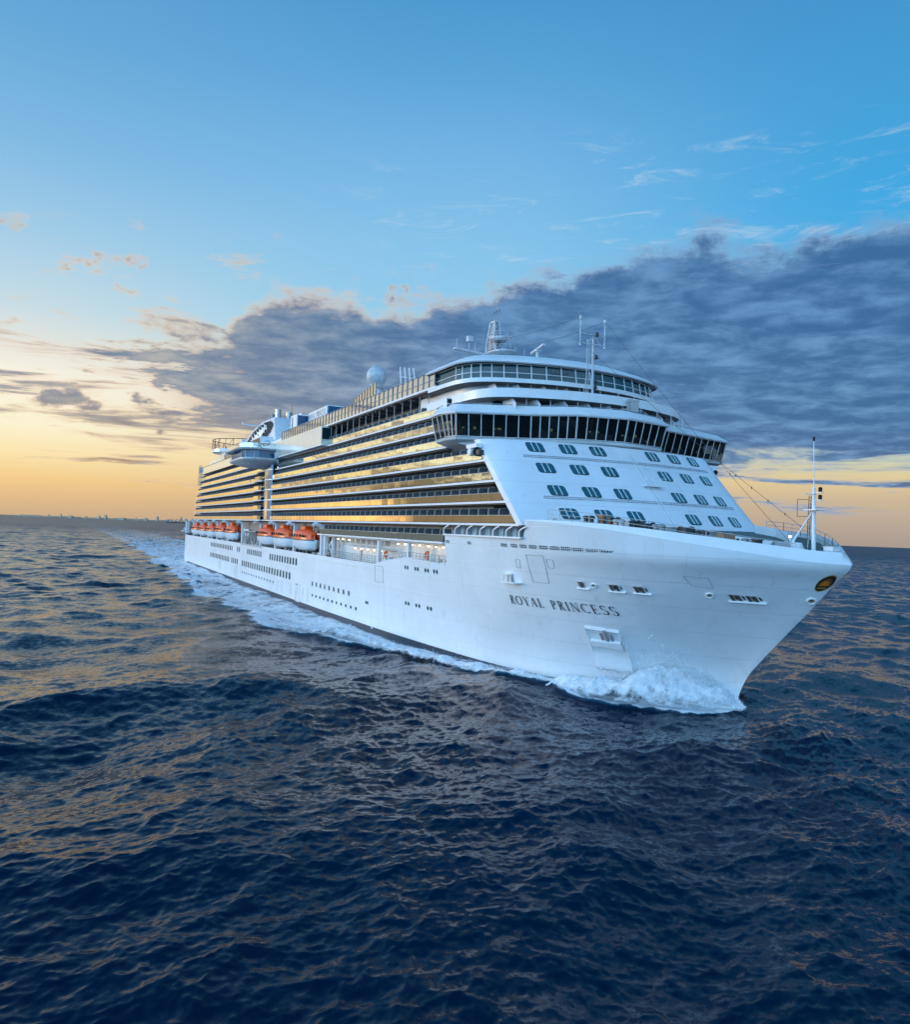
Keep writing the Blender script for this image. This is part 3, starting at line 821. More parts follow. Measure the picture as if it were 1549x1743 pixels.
# bow emblem: oval plaque with a rising sun
mb = MB()
ex, ez, ea, eb = 11.35, 14.3, .98, .82
def oval(rx, rz, off, n=32, cx=0, cz=0):
    pts = []
    for k in range(n):
        t = 2*math.pi*k/n; a, b = rx*math.cos(t)+cx, rz*math.sin(t)+cz
        pts.append((a, b))
    return pts
def em(a, b, off):       # plaque coordinates: b up, a towards the stem, leaning with the stem
    z = ez+b; x = stem_x(z)-.50+a*.49
    return hull_pt(min(x, stem_x(z)-.03), z, off)
def em_fan(pts, off, mati):
    mb.mat(mati); n = len(pts); c = (sum(p[0] for p in pts)/n, sum(p[1] for p in pts)/n)
    m = 5
    for i in range(n):
        a, b = pts[i], pts[(i+1) % n]
        for k in range(m):
            f0, f1 = k/m, (k+1)/m
            L = lambda p, f: (c[0]+(p[0]-c[0])*f, c[1]+(p[1]-c[1])*f)
            mb.face([em(*L(a, f0), off), em(*L(a, f1), off), em(*L(b, f1), off), em(*L(b, f0), off)] if k else [em(*c, off), em(*L(a, f1), off), em(*L(b, f1), off)])
em_fan(oval(.92, .86, 0), .03, 0); em_fan(oval(.86, .79, 0), .05, 1)
em_fan([(.52*math.cos(math.pi*k/16), -.24+.50*math.sin(math.pi*k/16)) for k in range(17)], .07, 2)
for k in range(11):
    t = math.pi*(k+.5)/11; r0, r1 = .55, .86; w = .06
    mb.mat(2); mb.face([em(r0*.97*math.cos(t-w), -.28+r0*math.sin(t-w), .07), em(r0*.97*math.cos(t+w), -.28+r0*math.sin(t+w), .07), em(r1*.9*math.cos(t), -.28+r1*math.sin(t)*1.05, .07)])
    mb.mat(1); mb.face([em(.25*math.cos(t-.02), -.28+.25*math.sin(t-.02), .085), em(.25*math.cos(t+.02), -.28+.25*math.sin(t+.02), .085), em(.56*math.cos(t+.02), -.28+.58*math.sin(t+.02), .085), em(.56*math.cos(t-.02), -.28+.58*math.sin(t-.02), .085)])
mb.mat(0)
for k in range(5):
    a = -.42+k*.21
    for (u0, v0, u1, v1) in ((-.06, -.08, -.02, .08), (.03, -.08, .07, .08), (-.02, .03, .03, .08), (-.02, -.08, .03, -.03)):
        mb.face([em(a+u0, -.46+v0, .08), em(a+u1, -.46+v0, .08), em(a+u1, -.46+v1, .08), em(a+u0, -.46+v1, .08)])
mb.build('bow_emblem', ['gold', 'black', 'sun_orange'], HULL)

# ------------------------------------------------------------------ forward house (the white raked front with windows)
def face_x(y, z):
    ay = abs(y); c = float(np.interp(z, [17, 19.1, 24, 30], [0.1, 0.3, 0.8, 1.4]))
    return -10.64-.953*(z-19.1)-.0100*ay*ay-c*max(0, (ay-16.2)/3.0)**2.6
def face_pt(y, z, off=0.0):
    p = Vector((face_x(y, z), y, z))
    if off:
        e = .1
        ty = Vector((face_x(y+e, z)-face_x(y-e, z), 2*e, 0)); tz = Vector((face_x(y, z+e)-face_x(y, z-e), 0, 2*e))
        p = p + ty.cross(tz).normalized()*off
    return p
mb = MB()
ys = [-19.2, -19.1, -18.8, -18.3, -17.6, -16.8, -16, -15, -14, -13, -11, -9, -6, -3, 0, 3, 6, 9, 11, 13, 14, 15, 16, 16.8, 17.6, 18.3, 18.8, 19.1, 19.2]
zs = [18.95, 19.1, 20.5, 22, 23.5, 25, 26.5, 28, 29.2, 29.9]
rings = []
for z in zs:
    r = []
    cx = face_x(-19.2, z)
    for y in (-19.2,): r += [(cx-1.25, y, z), (cx-.9, y, z), (cx-.45, y-.0, z)]
    r += [(face_x(y, z), y, z) for y in ys]
    r += [(cx-.45, 19.2, z), (cx-1.3, 19.2, z)]
    rings.append(r)
mb.loft(rings)
mb.loft([[(face_x(y, z), y, z) for y in ys if abs(y) < 17.7] for z in (16.8, 18, 18.96)])
# return wall closing the slanted edge back to the cabins
mb.loft([[(face_x(-19.2, z)-1.25, -19.2, z) for z in zs], [(face_x(-19.2, z)-1.25, -16.6, z) for z in zs]])
FRONT = mb.build('forward_house', 'hull_white', SHIP, smooth=True, autos=50)

def front_window(y, z, w=2.05, h=1.30):
    mb = MB()
    def rr(w, h, c, off, n=4):
        pts = []
        for sx, sz, a0 in ((1, 1, 0), (-1, 1, 90), (-1, -1, 180), (1, -1, 270)):
            for k in range(n+1):
                t = math.radians(a0+90*k/n); pts.append((sx*(w/2-c)+c*math.cos(t), sz*(h/2-c)+c*math.sin(t)))
        return [face_pt(y+a, z+b*.9, off) for a, b in pts]
    mb.mat(2); mb.face(rr(w+.16, h+.16, .34, .025))
    mb.mat(0); mb.face(rr(w, h, .28, .05))
    mb.mat(1)
    for a in (-.34, .34):
        mb.bar(face_pt(y+a, z-h*.45, .07), face_pt(y+a, z+h*.45, .07), .085, .06)
    return mb.build('window', ['teal_glass', 'white', 'black'], FRONT)
for z, yy in ((29.0, (13.18, 8.84, 4.54)), (26.2, (13.18, 8.84, 4.54)), (23.31, (13.18, 8.84, 4.54)), (20.48, (13.18, 8.84, 4.54))):
    for y in yy:
        front_window(-y, z); front_window(y, z)
for z in (27.55, 22.25):
    mb = MB(); n = 28
    for k in range(n):
        y0, y1 = -15.3+30.6*k/n, -15.3+30.6*(k+1)/n
        for dz in (0, .22): mb.tube(face_pt(y0, z+dz, .12), face_pt(y1, z+dz, .12), .035, n=5, caps=False)
        if k % 2 == 0: mb.tube(face_pt(y0, z+.22, .12), face_pt(y0, z, .0), .03, n=5)
    mb.build('grab_rail', 'grey', FRONT)
mb = MB()
for s in (-.28, .28):
    mb.path([face_pt(.2+s, 19.2+k*.9, .22) for k in range(12)], .045, 5)
for k in range(34): mb.tube(face_pt(-.08, 19.3+k*.29, .22), face_pt(.48, 19.3+k*.29, .22), .025, n=4, caps=False)
P = face_pt(.6, 24.6)
mb.box(P.x, P.x+1.0, -.7, 2.2, 24.55, 24.65)
for y in (-.7, .3, 1.3, 2.2): mb.tube((P.x+1.0, y, 24.6), (P.x+1.0, y, 25.6), .035, n=5)
mb.tube((P.x+1.0, -.7, 25.6), (P.x+1.0, 2.2, 25.6), .035, n=5); mb.tube((P.x+1.0, -.7, 25.1), (P.x+1.0, 2.2, 25.1), .025, n=5)
for s in (-.45, .75):
    mb.path([face_pt(.15+s, 25.2, .6), face_pt(.15+s, 24.7, .9)], .04, 5)
mb.build('service_ladder', 'white', FRONT)

# ------------------------------------------------------------------ deckhouse core
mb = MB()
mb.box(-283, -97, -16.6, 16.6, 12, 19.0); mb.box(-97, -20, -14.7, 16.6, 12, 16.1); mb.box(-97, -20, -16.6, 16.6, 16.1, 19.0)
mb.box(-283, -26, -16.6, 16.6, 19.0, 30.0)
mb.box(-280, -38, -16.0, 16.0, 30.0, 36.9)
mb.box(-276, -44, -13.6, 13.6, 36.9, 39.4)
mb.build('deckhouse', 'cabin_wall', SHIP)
mb = MB()          # plain port side
mb.box(-283, -17, 16.6, 19.2, 12, 18.9); mb.box(-283, -27.5, 16.6, 19.15, 18.9, 27); mb.box(-280, -40, 16.0, 18.4, 27, 36)
mb.build('port_side_wall', 'white', SHIP)
mb = MB()
mb.box(-322, -72, -18.4, 18.4, 11.2, 11.5); mb.box(-72, -35.6, -17.2, 17.2, 11.2, 11.5)
mb.build('boat_deck', 'deck_green', SHIP)

# ------------------------------------------------------------------ balcony decks along the starboard side
PITCH_X = 2.68
DECKS = [ # slab top z, outer y, forward end x, aft end x
    (16.40, 19.0, -36.0, -98.0), (19.10, 19.2, None, -284.0), (21.85, 19.2, None, -283.0), (24.50, 19.2, None, -282.0),
    (27.20, 19.2, None, -280.5), (29.85, 19.0, -36.0, -279.0), (32.50, 18.4, -36.0, -277.5), (35.20, 17.7, -42.0, -276.0)]
TOWER = (-149.5, -141.5)
def partition_proto(h, depth):
    """white arched frame round a slate panel, facing forward; local x = thickness, y = from rail to cabin, z up"""
    mb = MB(); t = .05; fr = .075; c = .38
    def prof(ins):
        pts = [(0+ins, 0)]
        for k in range(5):
            a = math.radians(180-90*k/4); r = max(c-ins, .03); pts.append((c+r*math.cos(a), h-c+r*math.sin(a)))
        pts += [(depth, h-ins), (depth, 0)]
        return pts
    o, i = prof(0), prof(fr)
    mb.mat(0)
    for s in (t, -t):
        for k in range(len(o)-2):
            q = [(s, o[k][0], o[k][1]), (s, o[k+1][0], o[k+1][1]), (s, i[k+1][0], i[k+1][1]), (s, i[k][0], i[k][1])]
            mb.face(q)
    for k in range(len(o)-2): mb.face([(t, *o[k]), (t, *o[k+1]), (-t, *o[k+1]), (-t, *o[k])])
    mb.mat(1)
    for s in (t*.5, -t*.5): mb.face([(s, a, b) for a, b in i])
    return mb
near = []
deck_objs = []
prnd = random.Random(21)
for di, (zt, yo, xf, xa) in enumerate(DECKS):
    if xf is None: xf = face_x(-19.2, zt)-.5
    mb = MB()
    th = .28
    segs = [(xa, TOWER[0]), (TOWER[1], xf)]
    if di == 0: segs = [(-96.5, xf), (xa, -100)]
    mb.box(xa, xf, -yo-.04, -16.3, zt-th, zt)
    mb.mat(1)
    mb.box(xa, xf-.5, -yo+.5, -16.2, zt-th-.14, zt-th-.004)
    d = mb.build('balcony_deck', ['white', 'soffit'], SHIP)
    tag(d)
    deck_objs.append(d)
    for sx0, sx1 in segs:
        mb = MB()
        if sx1 == xf and DECKS[di][2] is None: sx1 = xf-1.25
        if di == 0 and sx0 < -99: continue
        mb.mat(0)
        ya = -yo+.02
        n = max(1, int((sx1-sx0)/PITCH_X))
        for k in range(n):
            a, b = sx0+(sx1-sx0)*k/n, sx0+(sx1-sx0)*(k+1)/n
            t0, t1 = prnd.uniform(-.011, .011), prnd.uniform(-.007, .007)
            q = [(a+.02, ya-t0, zt+.06), (b-.02, ya+t0, zt+.06), (b-.02, ya+t0+t1, zt+.98), (a+.02, ya-t0+t1, zt+.98)]
            mb.face(q); mb.face([(x_, y_+.02, z_) for x_, y_, z_ in q][::-1])
        mb.mat(1)
        mb.bar((sx0, ya+.015, zt+1.0), (sx1, ya+.015, zt+1.0), .06, .05)
        for k in range(n+1):
            a = sx0+(sx1-sx0)*k/n
            mb.box(a-.02, a+.02, ya+.045, ya+.08, zt, zt+.98)
        mb.build('balcony_railing', ['rail_glass', 'frame_grey'], d)
    nxt = DECKS[di+1][0] if di < 7 else 37.9
    h = (nxt-th-.14)-zt-.42
    x = xf-2.6 if DECKS[di][2] is None else xf-1.5
    idx = 0
    while x > xa+.5:
        if not (TOWER[0]-.5 < x < TOWER[1]+.5) and not (di == 0 and x < -97): near.append((di, x, h, yo))
        x -= PITCH_X
near.sort(key=lambda q: -q[1])
pm = {}
rest = {}
for i, (di, x, h, yo) in enumerate(near):
    zt = DECKS[di][0]; depth = yo-.22-16.5
    if i < 100:
        if di not in pm:
            o = partition_proto(h, depth).build('balcony_partition', ['frame_grey', 'partition_grey'], deck_objs[di]); pm[di] = o
        else: o = link_copy(pm[di], deck_objs[di])
        o.location = (x, -yo+.22, zt)
    else:
        mb = rest.setdefault(di, MB()); p = partition_proto(h, depth)
        b = len(mb.v)
        mb.v += [(vx+x, vy-yo+.22, vz+zt) for vx, vy, vz in p.v]; mb.f += [tuple(q+b for q in f) for f in p.f]; mb.mi += p.mi
for di, mb in rest.items():
    o = mb.build('balcony_partition', ['frame_grey', 'partition_grey'], deck_objs[di]); tag(o, kind='stuff')

# arched openings just behind the forward corner
mb = MB()
xs_ = [-35.5, -32.0, -28.4, -24.8, -21.4, -18.2, -15.2]
zb, zt_ = 17.5, 18.76
def arch_col(x, w0=.15): 
    pts = []
    for k in range(7):
        t = k/6; z = zb+(zt_-zb)*t; dx = 1.5*max(0, t-.45)**2/.3
        pts.append((x+dx, z))
    for (a, b), (c, d) in zip(pts[:-1], pts[1:]): mb.bar((a, -19.12, b), (c, -19.12, d), w0, .16)
for x in xs_: arch_col(x)
mb.box(-35.6, -14.9, -19.2, -18.9, 17.36, 17.56)
mb.build('arched_frame', 'white', SHIP)
mb = MB()
mb.mat(0); mb.box(-35.2, -16.2, -17.2, -17.0, 16.4, 18.76)
mb.mat(1)
for x in xs_[:-1]: mb.box(x+1.3, x+1.42, -18.5, -17.2, 17.4, 18.7)
mb.build('gallery_wall', ['white', 'frame_grey'], SHIP)

# blue glass lift tower and the rounded balconies beside it
mb = MB()
mb.mat(0); n = 6
for k in range(n):
    a0, a1 = math.pi*k/n, math.pi*(k+1)/n
    p0 = (-145.5+4*math.cos(a0), -18.9-.9*math.sin(a0)); p1 = (-145.5+4*math.cos(a1), -18.9-.9*math.sin(a1))
    mb.face([(*p0, 19.2), (*p1, 19.2), (*p1, 35.0), (*p0, 35.0)])
mb.mat(1)
for zt, *_ in DECKS[1:8]:
    mb.prism([(-145.5+4.15*math.cos(math.pi*k/8), -18.9-1.05*math.sin(math.pi*k/8)) for k in range(9)][::-1], zt-.25, zt)
mb.build('glass_lift_tower', ['blue_glass', 'white'], SHIP)
for zt, yo, *_ in DECKS[1:8]:
    mb = MB(); mb.mat(0)
    pl = [(-150+0*k, 0) for k in range(0)]
    poly = [(-150, -yo+.3), (-150, -yo-.9), (-152, -yo-1.15), (-158, -yo-1.15), (-160.5, -yo-.7), (-161.5, -yo+.3)]
    mb.prism(poly[::-1], zt-.30, zt+.01)
    mb.mat(1)
    for a, b in zip(poly[1:-1], poly[2:]): mb.bar((a[0], a[1]+.05, zt+.58), (b[0], b[1]+.05, zt+.58), .05, 1.04)
    mb.build('rounded_balcony', ['white', 'rail_glass'], SHIP)

# ------------------------------------------------------------------ bridge
SB = [(0, -20.3), (-6.8, -22.0), (-11.6, -25.6), (-20.5, -30.0), (-21.1, -32.4), (-20.6, -36.5)]
PT = [(7.8, -22.0), (10.0, -25.4), (27.4, -30.2), (28.2, -33.5), (25, -37)]
plan = [(x, y) for y, x in SB[::-1]] + [(x, y) for y, x in PT]
def bring(off, z, lift=0):
    """offset the bridge outline outwards by off"""
    out = []
    n = len(plan)
    for i, (x, y) in enumerate(plan):
        a = plan[max(i-1, 0)]; b = plan[min(i+1, n-1)]
        t = Vector((b[0]-a[0], b[1]-a[1])).normalized(); nrm = Vector((t.y, -t.x))
        out.append((x+nrm.x*off, y+nrm.y*off, z))
    return out
mb = MB()
inner = []
for (x, y) in plan:
    yy = max(min(y, 17.5), -17.5)*.97
    inner.append((min(face_x(yy, 29.2)-.3, x+.5) if abs(y) < 19 else x-1.0, yy, 29.3))
mb.loft([inner, bring(-1.3, 29.85), bring(-.25, 30.2), bring(-.05, 30.5), bring(-.28, 30.62)])
BR = mb.build('bridge', 'white', SHIP, smooth=True, autos=30)
mb = MB()
mb.loft([bring(.40, 33.6), bring(.80, 33.62), bring(.84, 33.80), bring(.60, 33.92)])
# sloping fascia up to the rail of the deck above
b1 = []
for (x, y) in plan:
    ay = abs(y)
    bx_ = float(np.interp(ay, [0, 5, 11, 19.5, 23, 27], [-21.0, -21.9, -24.6, -28.2, -31.5, -35]))
    b1.append((min(bx_, x-.3) if ay < 21 else x-1.2, y*.985, 34.95))
mb.loft([bring(.60, 33.92), b1])
mb.loft([b1, [(x-.35, y*.985, z) for x, y, z in b1], [(x-.4, y*.985, 34.0) for x, y, z in b1]])
top_cap = [(x-.4, y*.98, 34.0) for x, y, z in b1]
mb.face(top_cap[::-1])
mb.build('bridge_roof', 'white', BR, smooth=True, autos=25)
mb = MB(); mb.face(bring(.3, 33.58)); mb.face(bring(-.02, 30.6)[::-1]); mb.build('bridge_floor', 'dark', BR)
mb = MB()
ip = bring(-3.2, 30.6); mb.loft([ip, [(x, y, 33.55) for x, y, z in ip]]); mb.build('bridge_back_wall', 'dark', BR)
for (y, w) in ((-18.0, 1.4), (-14.5, 1.0), (-9, 1.4), (-2.5, 1.8), (3.0, 1.8), (9, 1.2), (17, 1.2), (24, 1.4)):
    xx = float(np.interp(y, [p[1] for p in plan[2:-2]], [p[0] for p in plan[2:-2]]))-1.7
    mb = MB(); mb.mat(0); mb.box(xx-.5, xx+.3, y-w, y+w, 30.65, 31.75)
    mb.mat(1)
    for q in range(3):
        if (q+int(y*3)) % 3 != 1: mb.box(xx-.42, xx-.36, y-w+.2+q*w*.62, y-w+.2+q*w*.62+.35+.2*(q % 2), 31.8, 32.02+.1*q)
    mb.build('bridge_console', ['grey', 'screen_glow'], BR)
mb = MB()
for z, o in ((34.97, 0), ):
    for a, b in zip(b1[:-1], b1[1:]): mb.tube((a[0]-.1, a[1], z+.12), (b[0]-.1, b[1], z+.12), .05, n=5)
mb.build('roof_rail', 'grey', BR)
segs = [(0, 1, 2), (1, 2, 3), (2, 3, 6), (3, 4, 5), (4, 5, 5), (5, 6, 5), (6, 7, 3), (7, 8, 10), (8, 9, 2)]
bot, topr = bring(-.30, 30.62), bring(.45, 33.6)
frame = MB()
for i, j, n in segs:
    a0, a1 = Vector(bot[i]), Vector(bot[j]); c0, c1 = Vector(topr[i]), Vector(topr[j])
    for k in range(n):
        f0, f1 = k/n, (k+1)/n
        mb = MB()
        p = [a0.lerp(a1, f0), a0.lerp(a1, f1), c0.lerp(c1, f1), c0.lerp(c1, f0)]
        mb.face(p[::-1] if False else p)
        mb.build('bridge_window', 'bridge_glass', BR)
        w = .17 if k == 0 else .085
        frame.bar(a0.lerp(a1, f0), c0.lerp(c1, f0), w, .14)
    frame.bar(a1, c1, .16, .14)
    frame.bar(a0, a1, .12, .14); frame.bar(c0, c1, .10, .14)
frame.build('window_frame', 'white', BR)
# wing end fittings: black and white lamp boxes, camera bracket under the wing
mb = MB()
mb.mat(0); mb.box(-33.4, -32.4, -20.9, -20.1, 34.0, 36.0)
mb.mat(1); mb.box(-32.38, -32.2, -20.8, -20.2, 34.5, 35.0); mb.box(-32.38, -32.2, -20.8, -20.2, 35.3, 35.8)
mb.build('signal_lamp', ['white', 'black'], BR)
mb = MB()
mb.mat(0); mb.tube((-26.2, -20.4, 28.2), (-26.2, -18.9, 28.2), .5, n=12); mb.box(-27.4, -24.6, -20.2, -19.3, 28.7, 29.2)
mb.mat(1); mb.tube((-25.65, -19.7, 28.2), (-25.5, -19.7, 28.2), .45, n=14); mb.box(-25.2, -24.4, -19.9, -19.2, 27.8, 28.4)
mb.build('floodlight', ['white', 'dark'], SHIP)
mb = MB()
mb.mat(0); mb.tube((-25.5, 20.5, 28.6), (-25.0, 20.5, 28.2), .45, n=12); mb.box(-26, -25, 19, 21, 28.7, 29.2)
mb.mat(1); mb.tube((-24.9, 20.5, 28.2), (-24.7, 20.5, 28.1), .4, n=12)
mb.build('floodlight', ['white', 'dark'], SHIP)

# ------------------------------------------------------------------ stepped cabin fronts above the bridge
def arcpts(tab, n=44, side_x=None, ymax=None):
    Y, X = zip(*tab); out = []
    ymax = ymax or Y[-1]
    if side_x is not None: out.append((side_x, -ymax))
    ylist = []
    for k in range(n+1):
        t = -1+2*k/n; ylist.append(ymax*math.sin(t*math.pi/2))
    for y in ylist: out.append((sm_interp(abs(y), Y, X), y))
    if side_x is not None: out.append((side_x, ymax))
    return out
T2t = [(0, -22.9), (5, -23.35), (10.5, -24.9), (14, -26.4), (16.5, -28.6), (17.5, -31.2), (17.75, -34)]
T2b = [(0, -23.5), (5, -24.0), (10.5, -25.5), (14, -27.0), (16.5, -29.2), (17.5, -31.8), (17.75, -34.5)]
T3t = [(0, -28.0), (5, -28.5), (9.5, -29.7), (14, -31.6), (16.6, -34.0), (17.5, -37.0), (17.7, -40)]
TG1 = [(x, y-.75) for x, y in T3t]
def band(name, tab0, z0, tab1, z1, sx, mat='white', th=.35, ym=None):
    mb = MB()
    lo, hi = arcpts(tab0, side_x=sx), arcpts(tab1, side_x=sx)
    inn = [(x-th, y*.98) for x, y in hi]
    mb.loft([[(x, y, z0) for x, y in lo], [(x, y, z1) for x, y in hi], [(x, y, z1) for x, y in inn], [(x, y, z0) for x, y in inn]])
    return mb.build(name, mat, SHIP, smooth=True, autos=30)
def deck_fill(mb, tab, z, sx, inset=0.0, flip=False):
    pts = [(x-inset, y*(1-inset*.01), z) for x, y in arcpts(tab, side_x=sx)]
    for a, b in zip(pts[:-1], pts[1:]): mb.face([a, b, (sx, b[1], z), (sx, a[1], z)])
b2o = band('front_balcony', T2t, 36.0, T2t, 37.2, -46)
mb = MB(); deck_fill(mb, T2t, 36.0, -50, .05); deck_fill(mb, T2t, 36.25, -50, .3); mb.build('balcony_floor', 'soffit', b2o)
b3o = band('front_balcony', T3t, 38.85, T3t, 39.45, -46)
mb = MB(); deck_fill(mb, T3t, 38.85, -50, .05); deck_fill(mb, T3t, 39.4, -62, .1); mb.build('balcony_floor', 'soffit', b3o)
# cabin walls behind
mb = MB()
for tab, z0, z1, ins in ((T2b, 34.0, 36.1, 3.4), (T3t, 36.2, 38.9, 2.6)):
    pts = [(x-ins, y*.90) for x, y in arcpts(tab, side_x=-50)]
    mb.loft([[(x, y, z0) for x, y in pts], [(x, y, z1) for x, y in pts]])
mb.build('front_cabin_wall', 'white', SHIP, smooth=True, autos=20)
def cabin_bits(tab, z0, z1, ins, own):
    for k, y in enumerate([-13.6, -10.6, -7.0, -3.6, -.2, 3.2, 6.6, 10.2, 13.6]):
        xo = sm_interp(abs(y), *zip(*tab))
        mb = MB(); t = .06
        p = [(xo-ins-.3, z0), (xo-.15, z0), (xo-.15, z0+(z1-z0)*.62), (xo-1.0, z1-.05), (xo-ins-.3, z1-.05)]
        for s in (-t, t): mb.face([(x, y+s, z) for x, z in p])
        for (xa, za), (xb, zb_) in zip(p, p[1:]+p[:1]): mb.face([(xa, y-t, za), (xb, y-t, zb_), (xb, y+t, zb_), (xa, y+t, za)])
        mb.build('balcony_partition', 'white', own)
        if k % 1 == 0:
            mb = MB(); mb.tube((xo-.3, y+1.7, z0), (xo-.3, y+1.7, z1), .05, n=6); mb.build('balcony_post', 'white', own)
    for y in (-15.0, -8.8, -5.2, -1.8, 1.6, 5, 8.4, 12):
        xo = sm_interp(abs(y), *zip(*tab))-ins
        mb = MB(); mb.mat(0); mb.box(xo-.4, xo+.10, y*.93-.75, y*.93+.75, z0+.9, z0+1.9); mb.build('cabin_window', ['window_glass'], own)
cabin_bits(T2t, 34.0, 36.0, 3.3, b2o)
cabin_bits(T3t, 36.3, 38.8, 2.5, b3o)
# instrument frame on the bridge roof
mb = MB()
for y in (2.0, 3.6): mb.bar((-22.6, y, 34.6), (-22.6, y, 36.2), .28)
mb.bar((-22.6, 1.2, 35.5), (-22.6, 4.6, 35.5), .12); mb.bar((-22.6, 1.2, 34.9), (-22.6, 4.6, 34.9), .12)
mb.box(-23, -22.2, 2.2, 3.5, 35.2, 36.5); mb.box(-22.9, -22.3, 2.0, 2.6, 36.5, 36.9); mb.box(-22.9, -22.3, 3.1, 3.7, 36.5, 36.9)
mb.build('instrument_frame', 'frame_grey', SHIP)

# ------------------------------------------------------------------ observation ring of tilted glass under a domed roof
lo, hi = arcpts(T3t, 46, side_x=-46, ymax=17.5), arcpts(TG1, 46, side_x=-46, ymax=17.3)
lo = [(x-.6, y*.985) for x, y in lo]; hi = [(x-1.0, y*.975) for x, y in arcpts(T3t, 46, side_x=-46, ymax=17.5)]
mb = MB()
mb.loft([[(x-.6, y*.98, 39.45) for x, y in lo], [(x-.35, y*.99, 41.55) for x, y in hi]])
RING = mb.build('observation_lounge', 'teal_glass', SHIP)
fr = MB(); wn = 0
for k in range(0, len(lo), 1):
    a = Vector((*lo[k], 39.5)); b = Vector((*hi[k], 41.6))
    if k % 2 == 0: fr.bar(a, b, .12, .14)
for k in range(len(lo)-1):
    a0 = Vector((*lo[k], 39.5)); a1 = Vector((*lo[k+1], 39.5)); b0 = Vector((*hi[k], 41.6)); b1_ = Vector((*hi[k+1], 41.6))
    fr.bar(a0.lerp(b0, .40), a1.lerp(b1_, .40), .07, .07); fr.bar(b0, b1_, .14, .12)
fr.build('window_frame', 'white', RING)
for k in range(0, len(lo)-2, 2):
    mb = MB()
    for q in (k, k+1):
        mb.face([(*lo[q], 39.5), (*lo[q+1], 39.5), (*hi[q+1], 41.58), (*hi[q], 41.58)])
    mb.build('window', 'lounge_glass', RING)
mb = MB()
r0 = arcpts(TG1, 46, side_x=-47, ymax=17.4)
def ins(pts, k, kx): return [(x*(1-k)+(-50)*k-kx*0, y*(1-k)) for x, y in pts]
rings = [[(x+.25, y*1.02, 41.62) for x, y in r0], [(x+.40, y*1.03, 41.78) for x, y in r0], [(x+.25, y*1.02, 42.0) for x, y in r0],
         [(x-.5, y*.975, 42.55) for x, y in r0], [(*p, 43.45) for p in ins(r0, .14, 0)], [(*p, 44.25) for p in ins(r0, .32, 0)], [(*p, 44.75) for p in ins(r0, .55, 0)], [(*p, 45.0) for p in ins(r0, .8, 0)]]
mb.loft(rings)
mb.face([rings[-1][i] for i in range(len(rings[-1]))])
back = [(p[0], p[1], p[2]) for p in (rings[i][0] for i in range(len(rings)))]+[(p[0], p[1], p[2]) for p in (rings[i][-1] for i in range(len(rings)-1, -1, -1))]
mb.face(back)
# drop the roof back to the deck houses behind
mb.box(-72, -46.5, -11, 11, 39.5, 43.2)
ROOF = mb.build('lounge_roof', 'white', SHIP, smooth=True, autos=35)
mb = MB()
for ang in (-52, -22, 12, 44):
    t = math.radians(ang); u = Vector((math.cos(t), math.sin(t), 0)); w = Vector((-math.sin(t), math.cos(t), 0))
    c = Vector((-50, 0, 0))
    prev = None
    for k in range(7):
        r = 8+k*1.6; z = 45.0-(k/6.0)**2*1.9
        a, b = c+u*r-w*.45+Vector((0, 0, z)), c+u*r+w*.45+Vector((0, 0, z))
        if prev: mb.face([prev[0], prev[1], b, a])
        prev = (a, b)
mb.build('roof_skylight', 'window_glass', ROOF)

# ------------------------------------------------------------------ top deck: edge, glass screens, cream side panels
mb = MB()
mb.mat(0); mb.box(-141, -43.0, -17.75, -10, 39.30, 39.62); mb.box(-141, -60, 10, 17.6, 39.30, 39.62)
mb.mat(1); mb.box(-140.8, -43.2, -17.5, -10, 39.14, 39.296)
TOPD = mb.build('sun_deck', ['white', 'soffit'], SHIP)
mb = MB()
k = 0; x = -47
while x > -98:
    mb.tube((x, -17.0, 36.3), (x, -17.0, 39.2), .07, n=6); x -= 3.6
mb.build('deck_post', 'frame_grey', TOPD)
for k in range(24):
    mb = MB(); mb.box(-46-k*4.0-.12, -46-k*4.0+.12, -17.3, -13.6, 38.85, 39.13)
    mb.build('deck_beam', 'soffit', TOPD)
nsc = 44; xs0, xs1 = -44.0, -139.0
post = None
for k in range(nsc+1):
    x = xs0+(xs1-xs0)*k/nsc
    if post is None:
        mb = MB(); mb.box(-.07, .07, -.08, .08, 0, 2.45); mb.box(-.05, .05, -.30, .08, 2.35, 2.45)
        post = mb.build('screen_post', 'grey', TOPD); post.location = (x, -17.5, 39.62)
    else:
        o = link_copy(post, TOPD); o.location = (x, -17.5, 39.62)
mb = MB()
mb.mat(0)
for k in range(nsc):
    a, b = xs0+(xs1-xs0)*k/nsc, xs0+(xs1-xs0)*(k+1)/nsc
    mb.box(b+.08, a-.08, -17.47, -17.44, 39.75, 41.95)
mb.mat(1)
mb.bar((xs0, -17.5, 42.05), (xs1, -17.5, 42.05), .09, .09); mb.bar((xs0, -17.5, 40.75), (xs1, -17.5, 40.75), .07, .07)
mb.build('glass_screen', ['screen_glass', 'grey'], TOPD)
mb = MB()
mb.mat(0); mb.box(-141, -98, -18.95, -16, 35.3, 39.28)
mb.mat(1); mb.box(-97.98, -97.9, -18.8, -16.2, 36.5, 38.9)
mb.mat(2); mb.box(-141, -97.7, -19.0, -16, 35.1, 35.296)
mb.build('side_panel', ['cream_panel', 'window_glass', 'white'], SHIP)
mb = MB()
mb.mat(0)
mb.loft([[(-161, -19.0, 37.0), (-161, -19.0, 39.75)], [(-276, -18.2, 37.4), (-276, -18.2, 40.1)]], flip=False)
mb.box(-276, -161, -18.1, -12, 37.4, 39.6)
